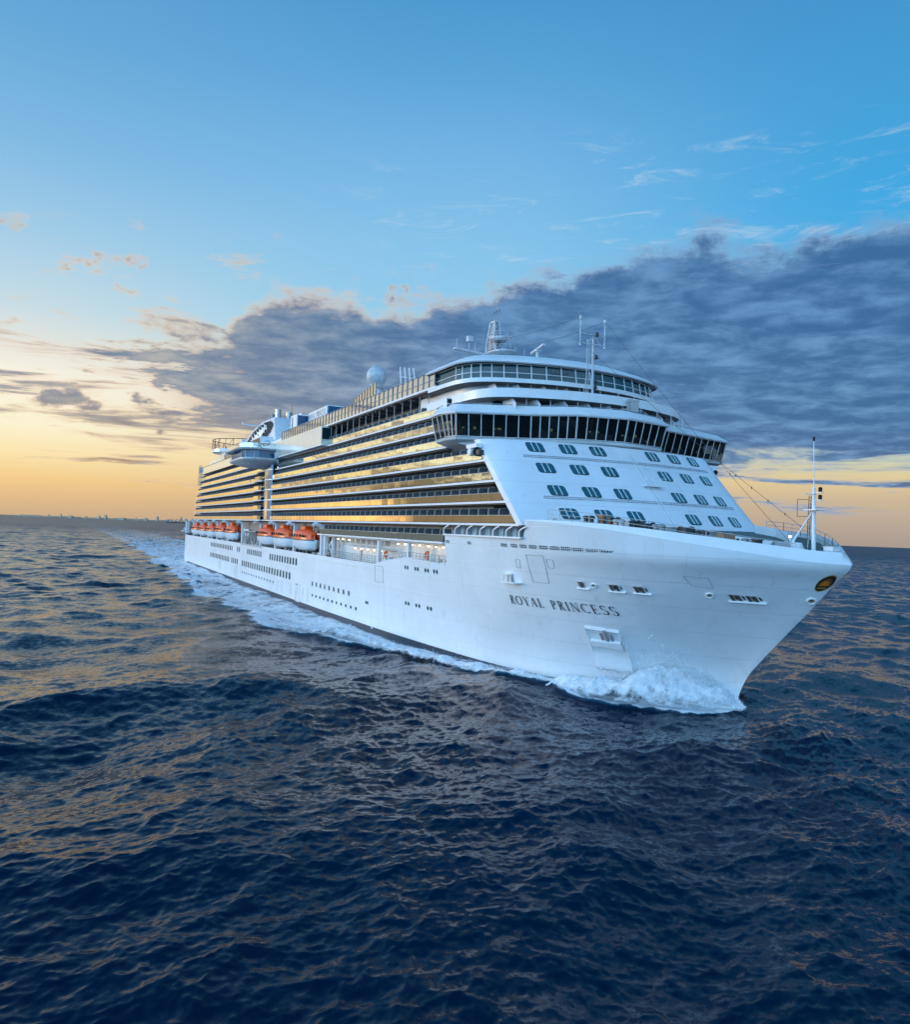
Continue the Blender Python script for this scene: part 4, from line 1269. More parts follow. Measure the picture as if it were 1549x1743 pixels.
mb.mat(1); mb.loft([[(-161, -19.05, 39.76), (-161, -19.05, 39.92), (-161, -18, 39.92)], [(-276, -18.25, 40.1), (-276, -18.25, 40.26), (-276, -17.2, 40.26)]])
mb.build('side_panel', ['cream_panel', 'dark'], SHIP)
mb = MB()
mb.loft([[(-223, -18.0, 40.0), (-223, -17.6, 43.2), (-223, -10, 43.4)], [(-262, -17.4, 40.2), (-262, -17.0, 41.9), (-262, -10, 42.2)]], caps=False)
mb.face([(-223, -18.0, 40.0), (-223, -17.6, 43.2), (-223, -10, 43.4), (-223, -10, 40)])
mb.box(-262, -224, -16.8, 12, 39.6, 41.5)
mb.build('aft_deckhouse', 'cream_panel', SHIP)
mb = MB()       # aft railing with windows between the pod and the aft house
mb.mat(1)
for k in range(22):
    x = -163-k*2.7; mb.box(x-.06, x+.06, -18.2, -18.05, 39.9, 41.6)
mb.bar((-162, -18.1, 41.6), (-223, -17.9, 41.7), .09); mb.bar((-162, -18.1, 40.8), (-223, -17.9, 40.9), .07)
mb.mat(0); mb.box(-222, -163, -18.08, -18.04, 39.95, 41.4)
mb.build('glass_screen', ['screen_glass', 'grey'], SHIP)
mb = MB()
for k in range(5):
    x = -170-k*10; mb.lathe((x, -14.5, 40), [(2.2, 1.6), (2.0, 2.2), (.2, 3.0)], 10)
mb.build('awning', 'cream_panel', SHIP)
mb = MB()
mb.box(-222, -150, -14, 14, 39.5, 42.2)
mb.build('upper_deckhouse', 'white', SHIP)
mb = MB()     # open stair frame at the stern corner
for z in (34.5, 36.5, 38.5, 40.3):
    mb.box(-279, -272.5, -18.6, -16.5, z, z+.16)
for x in (-279, -275.7, -272.5): mb.bar((x, -18.5, 33), (x, -18.5, 41.4), .2)
mb.tube((-274.4, -18.9, 39.3), (-274.4, -17.9, 39.3), .9, n=14)
mb.build('stair_frame', 'frame_grey', SHIP)

# ------------------------------------------------------------------ glass-floored walkway pod
def rrect(x0, x1, y0, y1, r, n=5):
    pts = []
    for cx, cy, a0 in ((x1-r, y1-r, 0), (x0+r, y1-r, 90), (x0+r, y0+r, 180), (x1-r, y0+r, 270)):
        for k in range(n+1):
            t = math.radians(a0+90*k/n); pts.append((cx+r*math.cos(t), cy+r*math.sin(t)))
    return pts
mb = MB()
mb.mat(0)
pl = rrect(-162, -140, -27.2, -14, 4.0)
def pr(k, z):
    return [(-150+(x+150)*k, -18+(y+18)*(k if y < -18 else 1), z) for x, y in pl]
mb.loft([pr(.35, 33.0), pr(.75, 33.6), pr(.96, 34.3), pr(1.0, 34.7), pr(1.0, 35.1), pr(.97, 35.15)], close=True, caps=True)
mb.loft([pr(.97, 37.0), pr(1.10, 37.1), pr(1.12, 37.4), pr(1.08, 37.6), pr(.9, 37.62)], close=True, caps=True)
POD = mb.build('walkway_pod', 'mast_white', SHIP, smooth=True, autos=35)
mb = MB(); mb.loft([pr(.95, 35.1), pr(.95, 37.05)], close=True); mb.build('pod_glass', 'blue_glass', POD)
mb = MB()
ring = pr(.955, 35.1)
for i in range(0, len(ring), 2):
    x, y, z = ring[i]; mb.bar((x, y, 35.1), (x, y, 37.05), .12)
mb.build('pod_mullion', 'white', POD)
mb = MB(); mb.mat(0); mb.loft([pr(1.05, 37.6), pr(1.05, 38.85)], close=True)
mb.mat(1)
ring = pr(1.05, 38.85)
for a, b in zip(ring, ring[1:]+ring[:1]): mb.tube(a, b, .05, n=5)
mb.build('pod_railing', ['screen_glass', 'frame_grey'], POD)
mb = MB()
mb.loft([[(-139.8, -18, 33), (-139.8, -18, 36.5)], [(-138, -19.6, 36.5), (-138, -18.5, 36.6)]])
mb.build('pod_bracket', 'white', POD)

# ------------------------------------------------------------------ funnel
FUN = empty('funnel', (0, 0, 0), SHIP)
FY = 9.0
sidep = [(-209, 42.0), (-207.5, 44.3), (-204.8, 47.6), (-201.5, 50.2), (-197.5, 51.9), (-191.5, 53.0), (-190.6, 50.0), (-189.4, 46), (-188.6, 42.0)]
mb = MB()
def fpt(x, z, s): 
    t = (z-42)/11.2; return (x, s*(8.2-1.0*t+.36*(-190-x)), z)
mb.mat(0)
for s in (-1, 1): mb.face([fpt(x, z, s) for x, z in sidep][::s])
lo = sidep
mb.loft([[fpt(x, z, -1) for x, z in lo[:6]], [fpt(x, z, 1) for x, z in lo[:6]]])
# rounded front with a bulge
fr_rings = []
for x, z in lo[5:]:
    y0 = fpt(x, z, 1)[1]; r = []
    for k in range(13):
        t = -1+2*k/12; r.append((x+2.6*math.cos(t*math.pi/2)**.8*(1.0 if z < 52 else .2), y0*t, z))
    fr_rings.append(r)
mb.loft(fr_rings)
mb.build('funnel_casing', 'mast_white', FUN, smooth=True, autos=30)
mb = MB()
def inside(x, z):
    return ((x+198.6)/7.2)**2+((z-47.2-(x+198.6)*.42)/3.5)**2 < 1
mb.mat(0)
for k in range(30):
    zz = 41.4+k*.42
    x0 = None; x = -208
    while x < -189.5:
        z = zz+(x+198.6)*.12
        if inside(x, z):
            if x0 is None: x0 = x
            x1 = x
        x += .25
    if x0 is not None and x1-x0 > .6:
        a = fpt(x0, zz+(x0+198.6)*.12, -1); b = fpt(x1, zz+(x1+198.6)*.12, -1)
        mb.bar((a[0]+.03, a[1]-.08, a[2]), (b[0]+.03, b[1]-.08, b[2]), .20, .25)
mb.build('funnel_louvre', 'black', FUN)
# white sea-spirit silhouette with streaming hair across the louvres
def blob(pts):
    q = []
    for a, b in pts:
        x, z = -198.8+a*.85, 47.0+b*1.0; p = fpt(x, z, -1); q.append((p[0]+.1, p[1]-.30, p[2]))
    mb.face(q)
mb = MB()
spine = [(-5.2, -2.6, .5), (-3.8, -1.7, .8), (-2.2, -.9, 1.0), (-.6, 0.1, 1.25), (1.2, 1.0, 1.15), (3.0, 2.1, .95), (4.6, 3.2, .5)]
for (a, b, w), (c, d, v) in zip(spine[:-1], spine[1:]): blob([(a, b-w), (c, d-v), (c, d+v), (a, b+w)])
for k in range(6):
    a = -3.5+k*1.4; b = -1.4+k*.85
    blob([(a, b), (a+.9, b+.3), (a-1.2, b+2.0-.1*k)]); blob([(a, b), (a+1.0, b+.4), (a+2.0, b-1.5+.1*k)])
mb.build('funnel_emblem', 'white', FUN)
for (x, y, r, z0, z1) in ((-195.5, -5.6, .95, 52.6, 56.2), (-195.5, -2.0, .9, 52.8, 55.6), (-199, -6.4, .75, 52, 54.9), (-202, -6.4, .75, 51.4, 54.3), (-205, -6.6, .7, 50.8, 53.6), (-208, -6.8, .6, 50, 52.8), (-199, 0, .7, 52, 55), (-195.5, 2.5, .8, 52.6, 55.6)):
    mb = MB(); mb.lathe((x, y, 0), [(r, z0), (r, z1-.3), (r*1.08, z1-.3), (r*1.08, z1), (r*.8, z1), (r*.8, z1-.6)], 14)
    mb.build('exhaust_pipe', 'steel' if x > -197 else 'grey', FUN, smooth=True, autos=40)
mb = MB(); mb.tube((-195.5, -1, 53), (-195.5, -1, 59.2), .10, .05, n=6); mb.build('aerial', 'wire', FUN)
mb = MB()
mb.bar((-201, -10.0, 50.6), (-201.5, -16.0, 51.0), .9, .4); mb.bar((-201.5, -16.0, 51.0), (-201.5, -16.0, 51.8), .2)
mb.build('funnel_wing', 'white', FUN)
mb = MB(); mb.box(-200, -184, -13.5, -9.5, 42.2, 45.6); mb.build('machinery_house', 'white', SHIP)
mb = MB(); 
for k in range(12): mb.box(-199+k*1.25, -198.6+k*1.25, -13.7, -13.52, 42.8, 45.2)
mb.build('louvre_fins', 'teak', SHIP)

# sports court ring aft of the funnel
mb = MB()
cx, cy, rad = -252, -2, 15.5
NR = 28
pt = lambda k, z, r=rad: (cx+r*.9*math.cos(2*math.pi*k/NR), cy+r*math.sin(2*math.pi*k/NR), z)
mb.mat(0)
for k in range(NR): mb.face([pt(k, 45.2), pt(k+1, 45.2), pt(k+1, 46.4), pt(k, 46.4)]); mb.face([pt(k, 45.2), pt(k, 45.2, 11), pt(k+1, 45.2, 11), pt(k+1, 45.2)])
mb.mat(1)
for k in range(NR):
    mb.tube(pt(k, 50.2), pt(k+1, 50.2), .14, n=5); mb.tube(pt(k, 46.3), pt(k, 50.2), .11, n=5)
    if k % 2 == 0: mb.tube(pt(k, 46.3), pt(k+1, 50.2), .09, n=4)
mb.mat(0); mb.box(cx-11, cx+11, cy-10, cy+10, 41.5, 45.3)
mb.build('sports_court', ['white', 'dark'], SHIP)
mb = MB(); mb.mat(0); mb.box(-226.0, -225.4, -11.5, -5.0, 41.5, 48.5)
mb.mat(1)
for k in range(7): mb.box(-237+k*1.6, -236.3+k*1.6, -11.7, -11.55, 43, 47)
mb.mat(0); mb.box(-238, -226, -11.5, -5, 42, 47.5)
mb.build('slide_house', ['white', 'teak'], SHIP)

# ------------------------------------------------------------------ outdoor screen with the ship's name on its side
mb = MB(); mb.mat(0); mb.box(-149, -132, -8, 8, 46.4, 49.3)
mb.mat(1); mb.box(-131.96, -131.9, -7.6, 7.6, 46.6, 49.1)
for y in (-6, 6): 
    mb.mat(0); mb.box(-146, -135, y-.6, y+.6, 42, 46.4)
mb.mat(2)
mb.bar((-148.9, -8.06, 46.5), (-132.1, -8.06, 46.5), .12, .14); mb.bar((-148.9, -8.06, 49.2), (-132.1, -8.06, 49.2), .12, .14)
MS = mb.build('outdoor_screen', ['white', 'blue_glass', 'grey'], SHIP)
mb = MB()
for p in polys: mb.face([(-148.2+15.4*a/tw, -8.04, 47.15+1.4*b) for a, b in p])
mb.build('screen_lettering', 'dark', MS)
mb = MB(); mb.mat(0); mb.box(-157, -150.5, -10.9, -7.0, 43, 48.9); mb.mat(1); mb.box(-150.48, -150.4, -10.6, -7.3, 43.5, 48.5); mb.box(-155.5, -154.7, -10.96, -10.91, 44.5, 48.4)
mb.build('lift_house', ['white', 'blue_glass'], SHIP)
mb = MB(); mb.box(-170, -85, -12, 12, 39.6, 42.6); mb.build('pool_deckhouse', 'white', SHIP)

# second-tier screen and radome
mb = MB(); mb.mat(0)
for k in range(8): mb.box(-98+k*1.7, -96.4+k*1.7, -12.05, -12.0, 42.6, 45.6+k*.22)
mb.mat(1)
for k in range(9): mb.box(-98.1+k*1.7, -97.95+k*1.7, -12.15, -11.98, 42.6, 45.7+k*.22)
mb.build('wind_screen', ['screen_glass', 'teak'], SHIP)
RAD = empty('satellite_dome', (-100, -6.3, 51.7), SHIP)
mb = MB(); prof = [(2.3*math.sin(math.pi*k/14), -2.3*math.cos(math.pi*k/14)) for k in range(1, 14)]
prof = [(max(r, 1.35) if z < -1.8 else r, z) for r, z in prof]
mb.lathe((0, 0, 0), prof, 28); mb.build('radome', 'mast_white', RAD, smooth=True, autos=45)
mb = MB(); mb.lathe((0, 0, 0), [(1.7, -2.75), (1.75, -2.55), (1.5, -2.3), (1.35, -2.0)], 24); mb.build('radome_rim', 'frame_grey', RAD, smooth=True, autos=30)
mb = MB(); mb.lathe((0, 0, 0), [(1.15, -8.5), (1.05, -2.7)], 14); mb.build('radome_pedestal', 'white', RAD, smooth=True, autos=40)
mb = MB()
for k in range(4): mb.bar((-90+k*.1, -4+k*1.2, 43), (-92+k*.3, -4+k*.9, 52.6), .22)
for k in range(4): mb.bar((-90.4-k*.4, -4.2, 44.5+k*2), (-90.4-k*.4, -.6, 44.5+k*2), .18)
mb.box(-94, -88, -4, 1, 46.5, 47.2); mb.lathe((-88, -1.5, 48.2), [(1.1, -.8), (1.3, 0), (1.0, .9), (.2, 1.2)], 14)
mb.build('aerial_mast', 'white', SHIP)

# ------------------------------------------------------------------ radar mast
MAST = empty('radar_mast', (-55, 0, 43.5), SHIP)
mb = MB()
# raked hollow tower, wider at the base, leaning aft
def mr(z, x0, x1, w): return [(x0, -w, z), (x1, -w*.7, z), (x1, w*.7, z), (x0, w, z)]
mb.loft([mr(0, -3.9, 1.0, 1.3), mr(4.5, -4.0, -.4, 1.05), mr(9.0, -3.6, -1.9, .75), mr(11.6, -3.2, -2.1, .5)], close=True, caps=True)
mb.build('mast_tower', 'grey', MAST)
mb = MB()
rr_ = [mr(0, -3.95, 1.05, 1.33), mr(4.5, -4.05, -.35, 1.08), mr(9.0, -3.65, -1.85, .78), mr(11.6, -3.25, -2.05, .53)]
for a, b in zip(rr_[:-1], rr_[1:]):
    for p, q in zip(a, b): mb.bar(p, q, .34, .30)
for r in rr_[1:]:
    for p, q in zip(r, r[1:]+r[:1]): mb.bar(p, q, .22, .26)
for k in range(9):
    z = .8+k*1.2; t = z/11.6; x0, x1, w = -3.95+.7*t, 1.0-3.05*t, 1.33-.8*t
    mb.bar((x0, -w, z), (x1, -w*.72, z+.7), .10); mb.bar((x1, -w*.7, z), (x1, w*.7, z+.5), .10)
mb.build('mast_frame', 'mast_white', MAST)
mb = MB()
for z, r, c in ((2.2, 3.1, 1.6), (5.6, 2.4, .6), (8.4, 1.5, -.6)):
    n = 16
    poly = [(c+r*1.35*math.cos(2*math.pi*k/n)-.6, r*math.sin(2*math.pi*k/n)) for k in range(n)]
    mb.loft([[(x*.72, y*.7, z-.55) for x, y in poly], [(x, y, z-.15) for x, y in poly], [(x, y, z+.12) for x, y in poly]], close=True, caps=True)
    for k in range(n):
        a, b = poly[k], poly[(k+1) % n]
        mb.tube((*a, z+.1), (*a, z+1.0), .03, n=4); mb.tube((*a, z+1.0), (*b, z+1.0), .035, n=4); mb.tube((*a, z+.55), (*b, z+.55), .025, n=4)
mb.build('mast_platform', 'mast_white', MAST)
mb = MB(); mb.loft([mr(1, -4.05, -3.95, 1.0), mr(8.5, -3.75, -3.65, .6)], close=True)
for k in range(12): mb.box(-3.2+k*.0, 1.2-k*.32, -1.38+k*.055, -1.30+k*.055, 1.0+k*.62, 1.25+k*.62)
mb.build('mast_recess', 'grey', MAST)
mb = MB(); mb.bar((-2, -.8, 5.3), (-2.4, -8.0, 5.9), .9, .35); mb.bar((-2, .8, 5.3), (-2.4, 8.0, 5.5), .9, .35)
for y in (-7.6, -5.2, -4.0, 6, 4): mb.tube((-2.3, y, 5.7), (-2.3, y, 7.6), .06, n=5)
mb.box(-2.7, -1.9, -5.6, -4.6, 7.4, 8.3)
mb.build('mast_yard', 'mast_white', MAST)
mb = MB()
for x, y in ((-3.0, -.3), (-2.2, .5), (-2.6, .1)): mb.tube((x, y, 11.5), (x, y, 13.6+.4*y), .05, .03, n=5); mb.box(x-.14, x+.14, y-.14, y+.14, 13.4+.4*y, 13.75+.4*y)
mb.bar((1.2, -.4, 7.6), (4.2, -.4, 7.6), .12); mb.tube((3.6, -.4, 5.8), (3.6, -.4, 7.6), .08, n=5)
mb.build('aerial', 'grey', MAST)
mb = MB()
mb.box(-46.5, -41.2, -2.2, 2.2, 43.2, 45.2); mb.box(-41.2, -39.5, -1.6, 1.8, 43.2, 44.8)
mb.tube((-43.2, 0, 45.2), (-43.2, 0, 47.2), .28, n=10)
mb.build('radar_base', 'mast_white', SHIP, bevel=.1)
mb = MB(); u = Vector((.85, -.1, .10)).normalized()
mb.bar(Vector((-43.2, 0, 47.55))-u*2.3, Vector((-43.2, 0, 47.55))+u*2.3, .45, .36); mb.box(-43.6, -42.8, -.5, .5, 47.1, 47.5)
mb.build('radar_scanner', 'mast_white', SHIP, bevel=.06)

# ------------------------------------------------------------------ double-pole signal mast on the bridge front
SM = empty('signal_mast', (-20, -5.9, 38), SHIP)
SM.location = (-24.0, -3.0, 37.0)
mb = MB()
def sm(p): return p
mb.tube((0, 0, 0), (-.1, -.1, 8.0), .19, .14, n=10); mb.tube((0, -1.1, 0), (0, -1.1, 7.6), .07, n=6); mb.tube((0, -.75, 0), (0, -.75, 7.6), .05, n=6)
mb.tube((.1, -1.6, .0), (0, -1.1, 2.5), .05, n=6)
mb.build('mast_pole', 'mast_white', SM, smooth=True, autos=40)
mb = MB()
for z in (7.0, 8.3): mb.bar((0, -2.3, z), (0, 1.75, z+.05), .12)
for y in (-2.3, 1.75):
    mb.tube((0, y, 6.8), (0, y, 10.2), .085, n=8); mb.tube((0, y, 10.2), (0, y, 10.65), .2, n=10); mb.tube((0, y, 6.6), (0, y, 6.9), .16, n=8)
mb.bar((0, -1.3, 7.0), (0, -.1, 8.1), .08); mb.bar((0, 1.1, 7.0), (0, .1, 8.1), .08)
mb.build('mast_yard', 'mast_white', SM)
mb = MB()
for z in (8.2, 5.1, 1.8, 1.0): mb.box(-.2, .45, .05, .55, z-.05, z+.03); mb.lathe((.2, .3, z), [(.2, .05), (.22, .2), (.2, .42), (.1, .5)], 10)
mb.build('mast_lamp', 'dark', SM)

# ------------------------------------------------------------------ foremast, railings and deck gear on the forecastle
FM = empty('foremast', (9.35, -.1, 16.4), SHIP)
mb = MB(); mb.tube((0, 0, 0), (-.15, 0, 7.2), .21, .14, n=12); mb.tube((-.15, 0, 7.1), (-.3, 0, 11.8), .06, .035, n=8); mb.build('mast_pole', 'white', FM, smooth=True, autos=40)
mb = MB(); mb.tube((-.3, 0, 11.8), (-.3, 0, 12.2), .11, n=10); mb.build('mast_lamp', 'black', FM)
for z, m in ((6.75, 'black'), (6.0, 'sun_orange')):
    mb = MB(); mb.mat(0); mb.box(.1, .75, -.1, .3, z-.1, z-.04); mb.mat(1); mb.lathe((.5, .1, z), [(.16, 0), (.18, .12), (.18, .4), (.1, .46)], 10)
    mb.build('mast_lamp', ['white', 'black'], FM)
mb = MB()
mb.bar((-.1, -1.5, 6.5), (-.1, .3, 6.5), .08); mb.box(-.7, .7, -.75, .75, 4.9, 4.98)
mb.build('mast_yard', 'white', FM)
mb = MB()
for s in (0, .3): mb.tube((-.75, -.15+s, 0), (-.55, -.15+s, 6.4), .035, n=5)
for k in range(20): mb.tube((-.75+.2*k/20, -.15, .3+k*.31), (-.75+.2*k/20, .15, .3+k*.31), .022, n=4)
for z in (4.3, 6.0): mb.bar((-.65, 0, z), (-1.3, -.9, z), .05)
mb.bar((-1.3, -.9, 4.3), (-1.3, -.9, 6.0), .04); mb.bar((-.65, 0, 1.7), (-1.7, -.6, 1.7), .05)
mb.build('mast_ladder', 'wire', FM)
mb = MB()
mb.tube((-2.9, -1.2, -.2), (-.2, 0, 4.9), .10, .08, n=8); mb.tube((-2.4, 1.8, -.2), (-.2, 0, 4.9), .08, n=8)
mb.build('mast_stay', 'white', FM)
mb = MB(); mb.loft([[(x, y, z) for x, y in rrect(-2.0-w, -1.0+w*.4, -1.1-w, -.1+w, .25)] for z, w in ((-.4, .35), (.9, .30), (1.3, .0), (1.7, -.15))], close=True, caps=True)
mb.build('winch_housing', 'white', FM, smooth=True, autos=30)
mb = MB(); mb.loft([[(x, y, z) for x, y in rrect(1.7-w, 2.3+w, -.3-w, .3+w, .12)] for z, w in ((-.6, .45), (.2, .15), (.55, .05))], close=True, caps=True)
mb.box(1.5, 2.5, -.5, .5, 1.0, 1.35); mb.box(1.6, 2.4, -.4, .4, .5, 1.0); mb.box(1.4, 2.6, -.55, .55, 1.35, 1.42)
mb.build('bow_camera', 'white', FM)
def railing(name, pts, h, mat='frame_grey', own=SHIP, r=.035, step=1.6):
    mb = MB()
    for a, b in zip(pts[:-1], pts[1:]):
        a, b = Vector(a), Vector(b); n = max(1, int((b-a).length/step))
        for f in (1.0, .62, .3): mb.tube(a+Vector((0, 0, h*f)), b+Vector((0, 0, h*f)), r, n=5, caps=False)
        for k in range(n+1): p = a.lerp(b, k/n); mb.tube(p, p+Vector((0, 0, h)), r*1.15, n=5, caps=False)
    return mb.build(name, mat, own)
rp = []
for d in [3.6, 5, 8, 11, 14, 18, 22, 25.5]:
    x = 13.45-d; rp.append((x, -max(sm_interp(d, BKD, BKY)-1.6, .1), knuckle_z(x)+.05))
railing('deck_railing', rp, 1.35)
rp2 = [(x, -y, z) for x, y, z in rp]
railing('deck_railing', rp2, 1.35)
mb = MB()     # breakwater and raised helideck edge
mb.mat(0)
for s in (-1, 1):
    for a, b in ((( 6.5, s*.4), (1.5, s*6.5)), ((1.5, s*6.5), (-4.5, s*10.5)), ((-4.5, s*10.5), (-9, s*12))):
        mb.bar((a[0], a[1], knuckle_z(a[0])+.35), (b[0], b[1], knuckle_z(b[0])+.35), .18, 1.0)
mb.mat(1)
for k in range(9): mb.box(-7+k*1.4, -6.2+k*1.4, -10.6+k*.9, -10.1+k*.9, 18.0, 19.0-.1*k)
mb.build('breakwater', ['white', 'dark'], SHIP)
for x, y, c in ((-5.5, -13.0, 'orange'), (-6.4, -12.8, 'navy'), (-7.4, -13.4, 'dark')):
    mb = MB(); mb.lathe((x, y, 18.4), [(.35, 0), (.42, .15), (.42, .8), (.35, .95)], 12); mb.lathe((x, y, 18.4), [(.55, .9), (.6, 1.0), (.5, 1.05)], 12)
    mb.build('mooring_winch', c, SHIP)
rnd0 = random.Random(5)
for k in range(15):
    d = 5.5+k*1.15; x = 13.45-d; y = -max(sm_interp(d, BKD, BKY)-2.6-rnd0.uniform(0, 1.6), .2); z = knuckle_z(x)-.1; h = rnd0.uniform(.95, 1.45)
    mb = MB()
    if k % 3 == 0: mb.tube((x, y-.7, z+h*.6), (x, y+.7, z+h*.6), .45, n=12); mb.tube((x, y-.75, z+h*.6), (x, y-.68, z+h*.6), .62, n=12); mb.tube((x, y+.68, z+h*.6), (x, y+.75, z+h*.6), .62, n=12); mb.box(x-.5, x+.5, y-.6, y+.6, z, z+.3)
    elif k % 3 == 1: mb.box(x-.45, x+.45, y-.45, y+.45, z, z+h); mb.box(x-.55, x+.55, y-.55, y+.55, z+h, z+h+.1)
    else: mb.lathe((x, y, z), [(.32, 0), (.28, .8), (.42, .85), (.42, 1.05), (.2, 1.15)], 12); mb.lathe((x+.9, y, z), [(.32, 0), (.28, .8), (.42, .85), (.42, 1.05), (.2, 1.15)], 12)
    mb.build('mooring_winch', rnd0.choice(['grey', 'dark', 'deck_green', 'teak', 'frame_grey']), SHIP)
mb = MB()
for k in range(6): mb.lathe((-8.5+k*.62, -14.9+k*.25, 18.5), [(.26, 0), (.26, .55), (.18, .7)], 10)
mb.build('hose_reel', 'steel', SHIP)
mb = MB(); mb.mat(0); mb.tube((5.4, 1.2, 17.0), (5.4, 1.2, 18.6), .05, n=6); mb.mat(1); mb.lathe((5.4, 1.2, 18.6), [(.07, 0), (.12, .06), (.12, .16), (.06, .2)], 10)
lo_ = mb.build('deck_lamp', ['white', 'lamp_warm'], SHIP)
mb = MB(); 
for t in range(10): mb.tube((-12.2+.35*math.cos(t*.628), -16.2, 19.5+.35*math.sin(t*.628)), (-12.2+.35*math.cos((t+1)*.628), -16.2, 19.5+.35*math.sin((t+1)*.628)), .07, n=5)
mb.box(-13.2, -11, -16.4, -15.9, 19.0, 19.15)
mb.build('deck_fairlead', 'grey', SHIP)

# rigging wires with insulators
def wire(a, b, sag=.0, r=.03, beads=()):
    a, b = Vector(a), Vector(b); n = 14; mb = MB()
    pts = [a.lerp(b, k/n)-Vector((0, 0, sag*4*(k/n)*(1-k/n))) for k in range(n+1)]
    mb.path(pts, r, 5)
    for t in beads:
        p = a.lerp(b, t)-Vector((0, 0, sag*4*t*(1-t))); mb.lathe(p, [(.03, -.14), (.06, 0), (.03, .14)], 8)
    mb.build('rigging_wire', 'wire', SHIP)
wire((-24.0, -1.25, 47.4), (7.2, -.9, 18.1), .5, .022, (.62, .74))
wire((-24.0, -5.7, 44.4), (7.6, .4, 19.6), .5, .022, (.70, .76, .82, .88, .94))
wire((-24.0, -1.25, 47.4), (-58, 1, 50.5), .7, .03)
wire((-24.0, -5.3, 47.5), (-58, -3, 51.5), .7, .022)
wire((-58, -7, 49), (-96, -10, 46.5), .5, .022)

# ------------------------------------------------------------------ boat deck: lit promenade, davits, machinery
mb = MB()
mb.mat(0); mb.box(-97, -36, -15.3, -14.9, 11.5, 16.1)
mb.mat(1); mb.box(-97, -35.8, -18.6, -14.9, 15.9, 16.05)
mb.mat(0); mb.box(-84, -62, -17.4, -15.3, 14.2, 14.42)
for x in (-94, -62.5, -49.5): mb.box(x-.35, x+.35, -18.6, -18.0, 11.5, 16)
mb.mat(2)
for k in range(9): mb.box(-93+k*3.2, -91+k*3.2, -15.36, -15.31, 14.9, 15.7)
for x in (-80, -71, -57, -44, -40.5, -42): mb.box(x-.4, x+.4, -15.36, -15.31, 11.6, 13.6)
mb.build('promenade_wall', ['white', 'cream_panel', 'grey'], SHIP)
for x in [-93, -90, -86, -82, -78.5, -75, -71.5, -68, -60, -57, -54, -51, -47.5, -44.8, -42.2, -39.8, -37.6]:
    zz = 15.55 if x > -62 or x < -85 else 14.0
    mb = MB(); mb.mat(0); mb.tube((x, -15.9, zz+.12), (x, -15.9, zz), .14, .2, n=10); mb.mat(1); mb.lathe((x, -15.9, zz-.09), [(.10, -.10), (.20, 0), (.18, .08)], 10)
    mb.build('promenade_lamp', ['white', 'lamp_warm'], SHIP)
railing('promenade_railing', [(-95, -18.5, 11.9), (-62.7, -18.5, 11.9), (-58.8, -18.5, 12.3), (-49, -18.5, 13.2), (-38, -18.5, 13.1), (-36, -18.5, 13.2)], 1.25, 'frame_grey', SHIP, .045, 1.3)
railing('promenade_railing', [(-62, -17.6, 14.4), (-84, -17.6, 14.4)], .9, 'frame_grey', SHIP, .03, 1.6)
for x in (-59, -46):
    mb = MB(); mb.lathe((x, -17.6, 12.0), [(.5, 0), (.5, 1.1), (.35, 1.3)], 12); mb.box(x-1.6, x-1.0, -17.9, -17.2, 11.6, 13.0)
    mb.build('deck_locker', 'white', SHIP)
def life_ring(x, label):
    root = empty('life_ring', (x, -17.95, 14.2 if x > -50 else 13.6))
    tag(root, label, 'life ring')
    mb = MB(); R_, r_ = .52, .17; n, m = 24, 8; v = []; fs = []
    for i in range(n):
        a = 2*math.pi*i/n
        for j in range(m):
            b = 2*math.pi*j/m; v.append(((R_+r_*math.cos(b))*math.cos(a), r_*math.sin(b), (R_+r_*math.cos(b))*math.sin(a)))
    mb.mat(0)
    for i in range(n):
        mb.cur = 1 if i % 6 == 0 else 0
        b = len(mb.v)
        mb.faces([v[i*m+j] for j in range(m)]+[v[((i+1) % n)*m+j] for j in range(m)], [(j, (j+1) % m, m+(j+1) % m, m+j) for j in range(m)])
    mb.build('ring', ['orange', 'white'], root, smooth=True)
    mb = MB(); mb.bar((-.5, .22, -.65), (.5, .22, -.65), .08); mb.bar((0, .25, -.7), (0, .25, .7), .08)
    mb.build('bracket', 'grey', root)
life_ring(-43.5, 'orange life ring hanging under the lamps of the promenade, beside the forward white bulwark')
life_ring(-60.4, 'dark orange life ring on the promenade rail, at the dip in the white hull side')

def davit(x, tall=True):
    mb = MB()
    mb.bar((x, -18.3, 11.5), (x, -18.3, 18.3), .75, .8)
    mb.bar((x, -18.3, 18.0), (x, -20.0, 18.5), .6, .6); mb.bar((x, -20.0, 18.5), (x, -20.4, 18.0), .45, .5)
    mb.lathe((x, -19.6, 18.6), [(.3, -.25), (.42, 0), (.3, .3)], 10)
    if tall: mb.bar((x+.4, -17.9, 11.8), (x+5.0, -17.2, 15.6), .4, .4); mb.bar((x+.4, -17.9, 15.6), (x+5.0, -17.2, 11.8), .3, .3); mb.bar((x+5, -17.4, 11.5), (x+5, -17.4, 16.2), .55, .55); mb.bar((x, -18.0, 16.0), (x+5.5, -17.4, 16.0), .4, .4)
    mb.build('davit', 'white', SHIP, bevel=.05)
for x, t in ((-96.6, True), (-118.8, False), (-137.4, False), (-155.5, False), (-181.5, True), (-206.5, False), (-227.5, False), (-247, False), (-266.5, False), (-288, False)): davit(x, t)
rnd = random.Random(3)
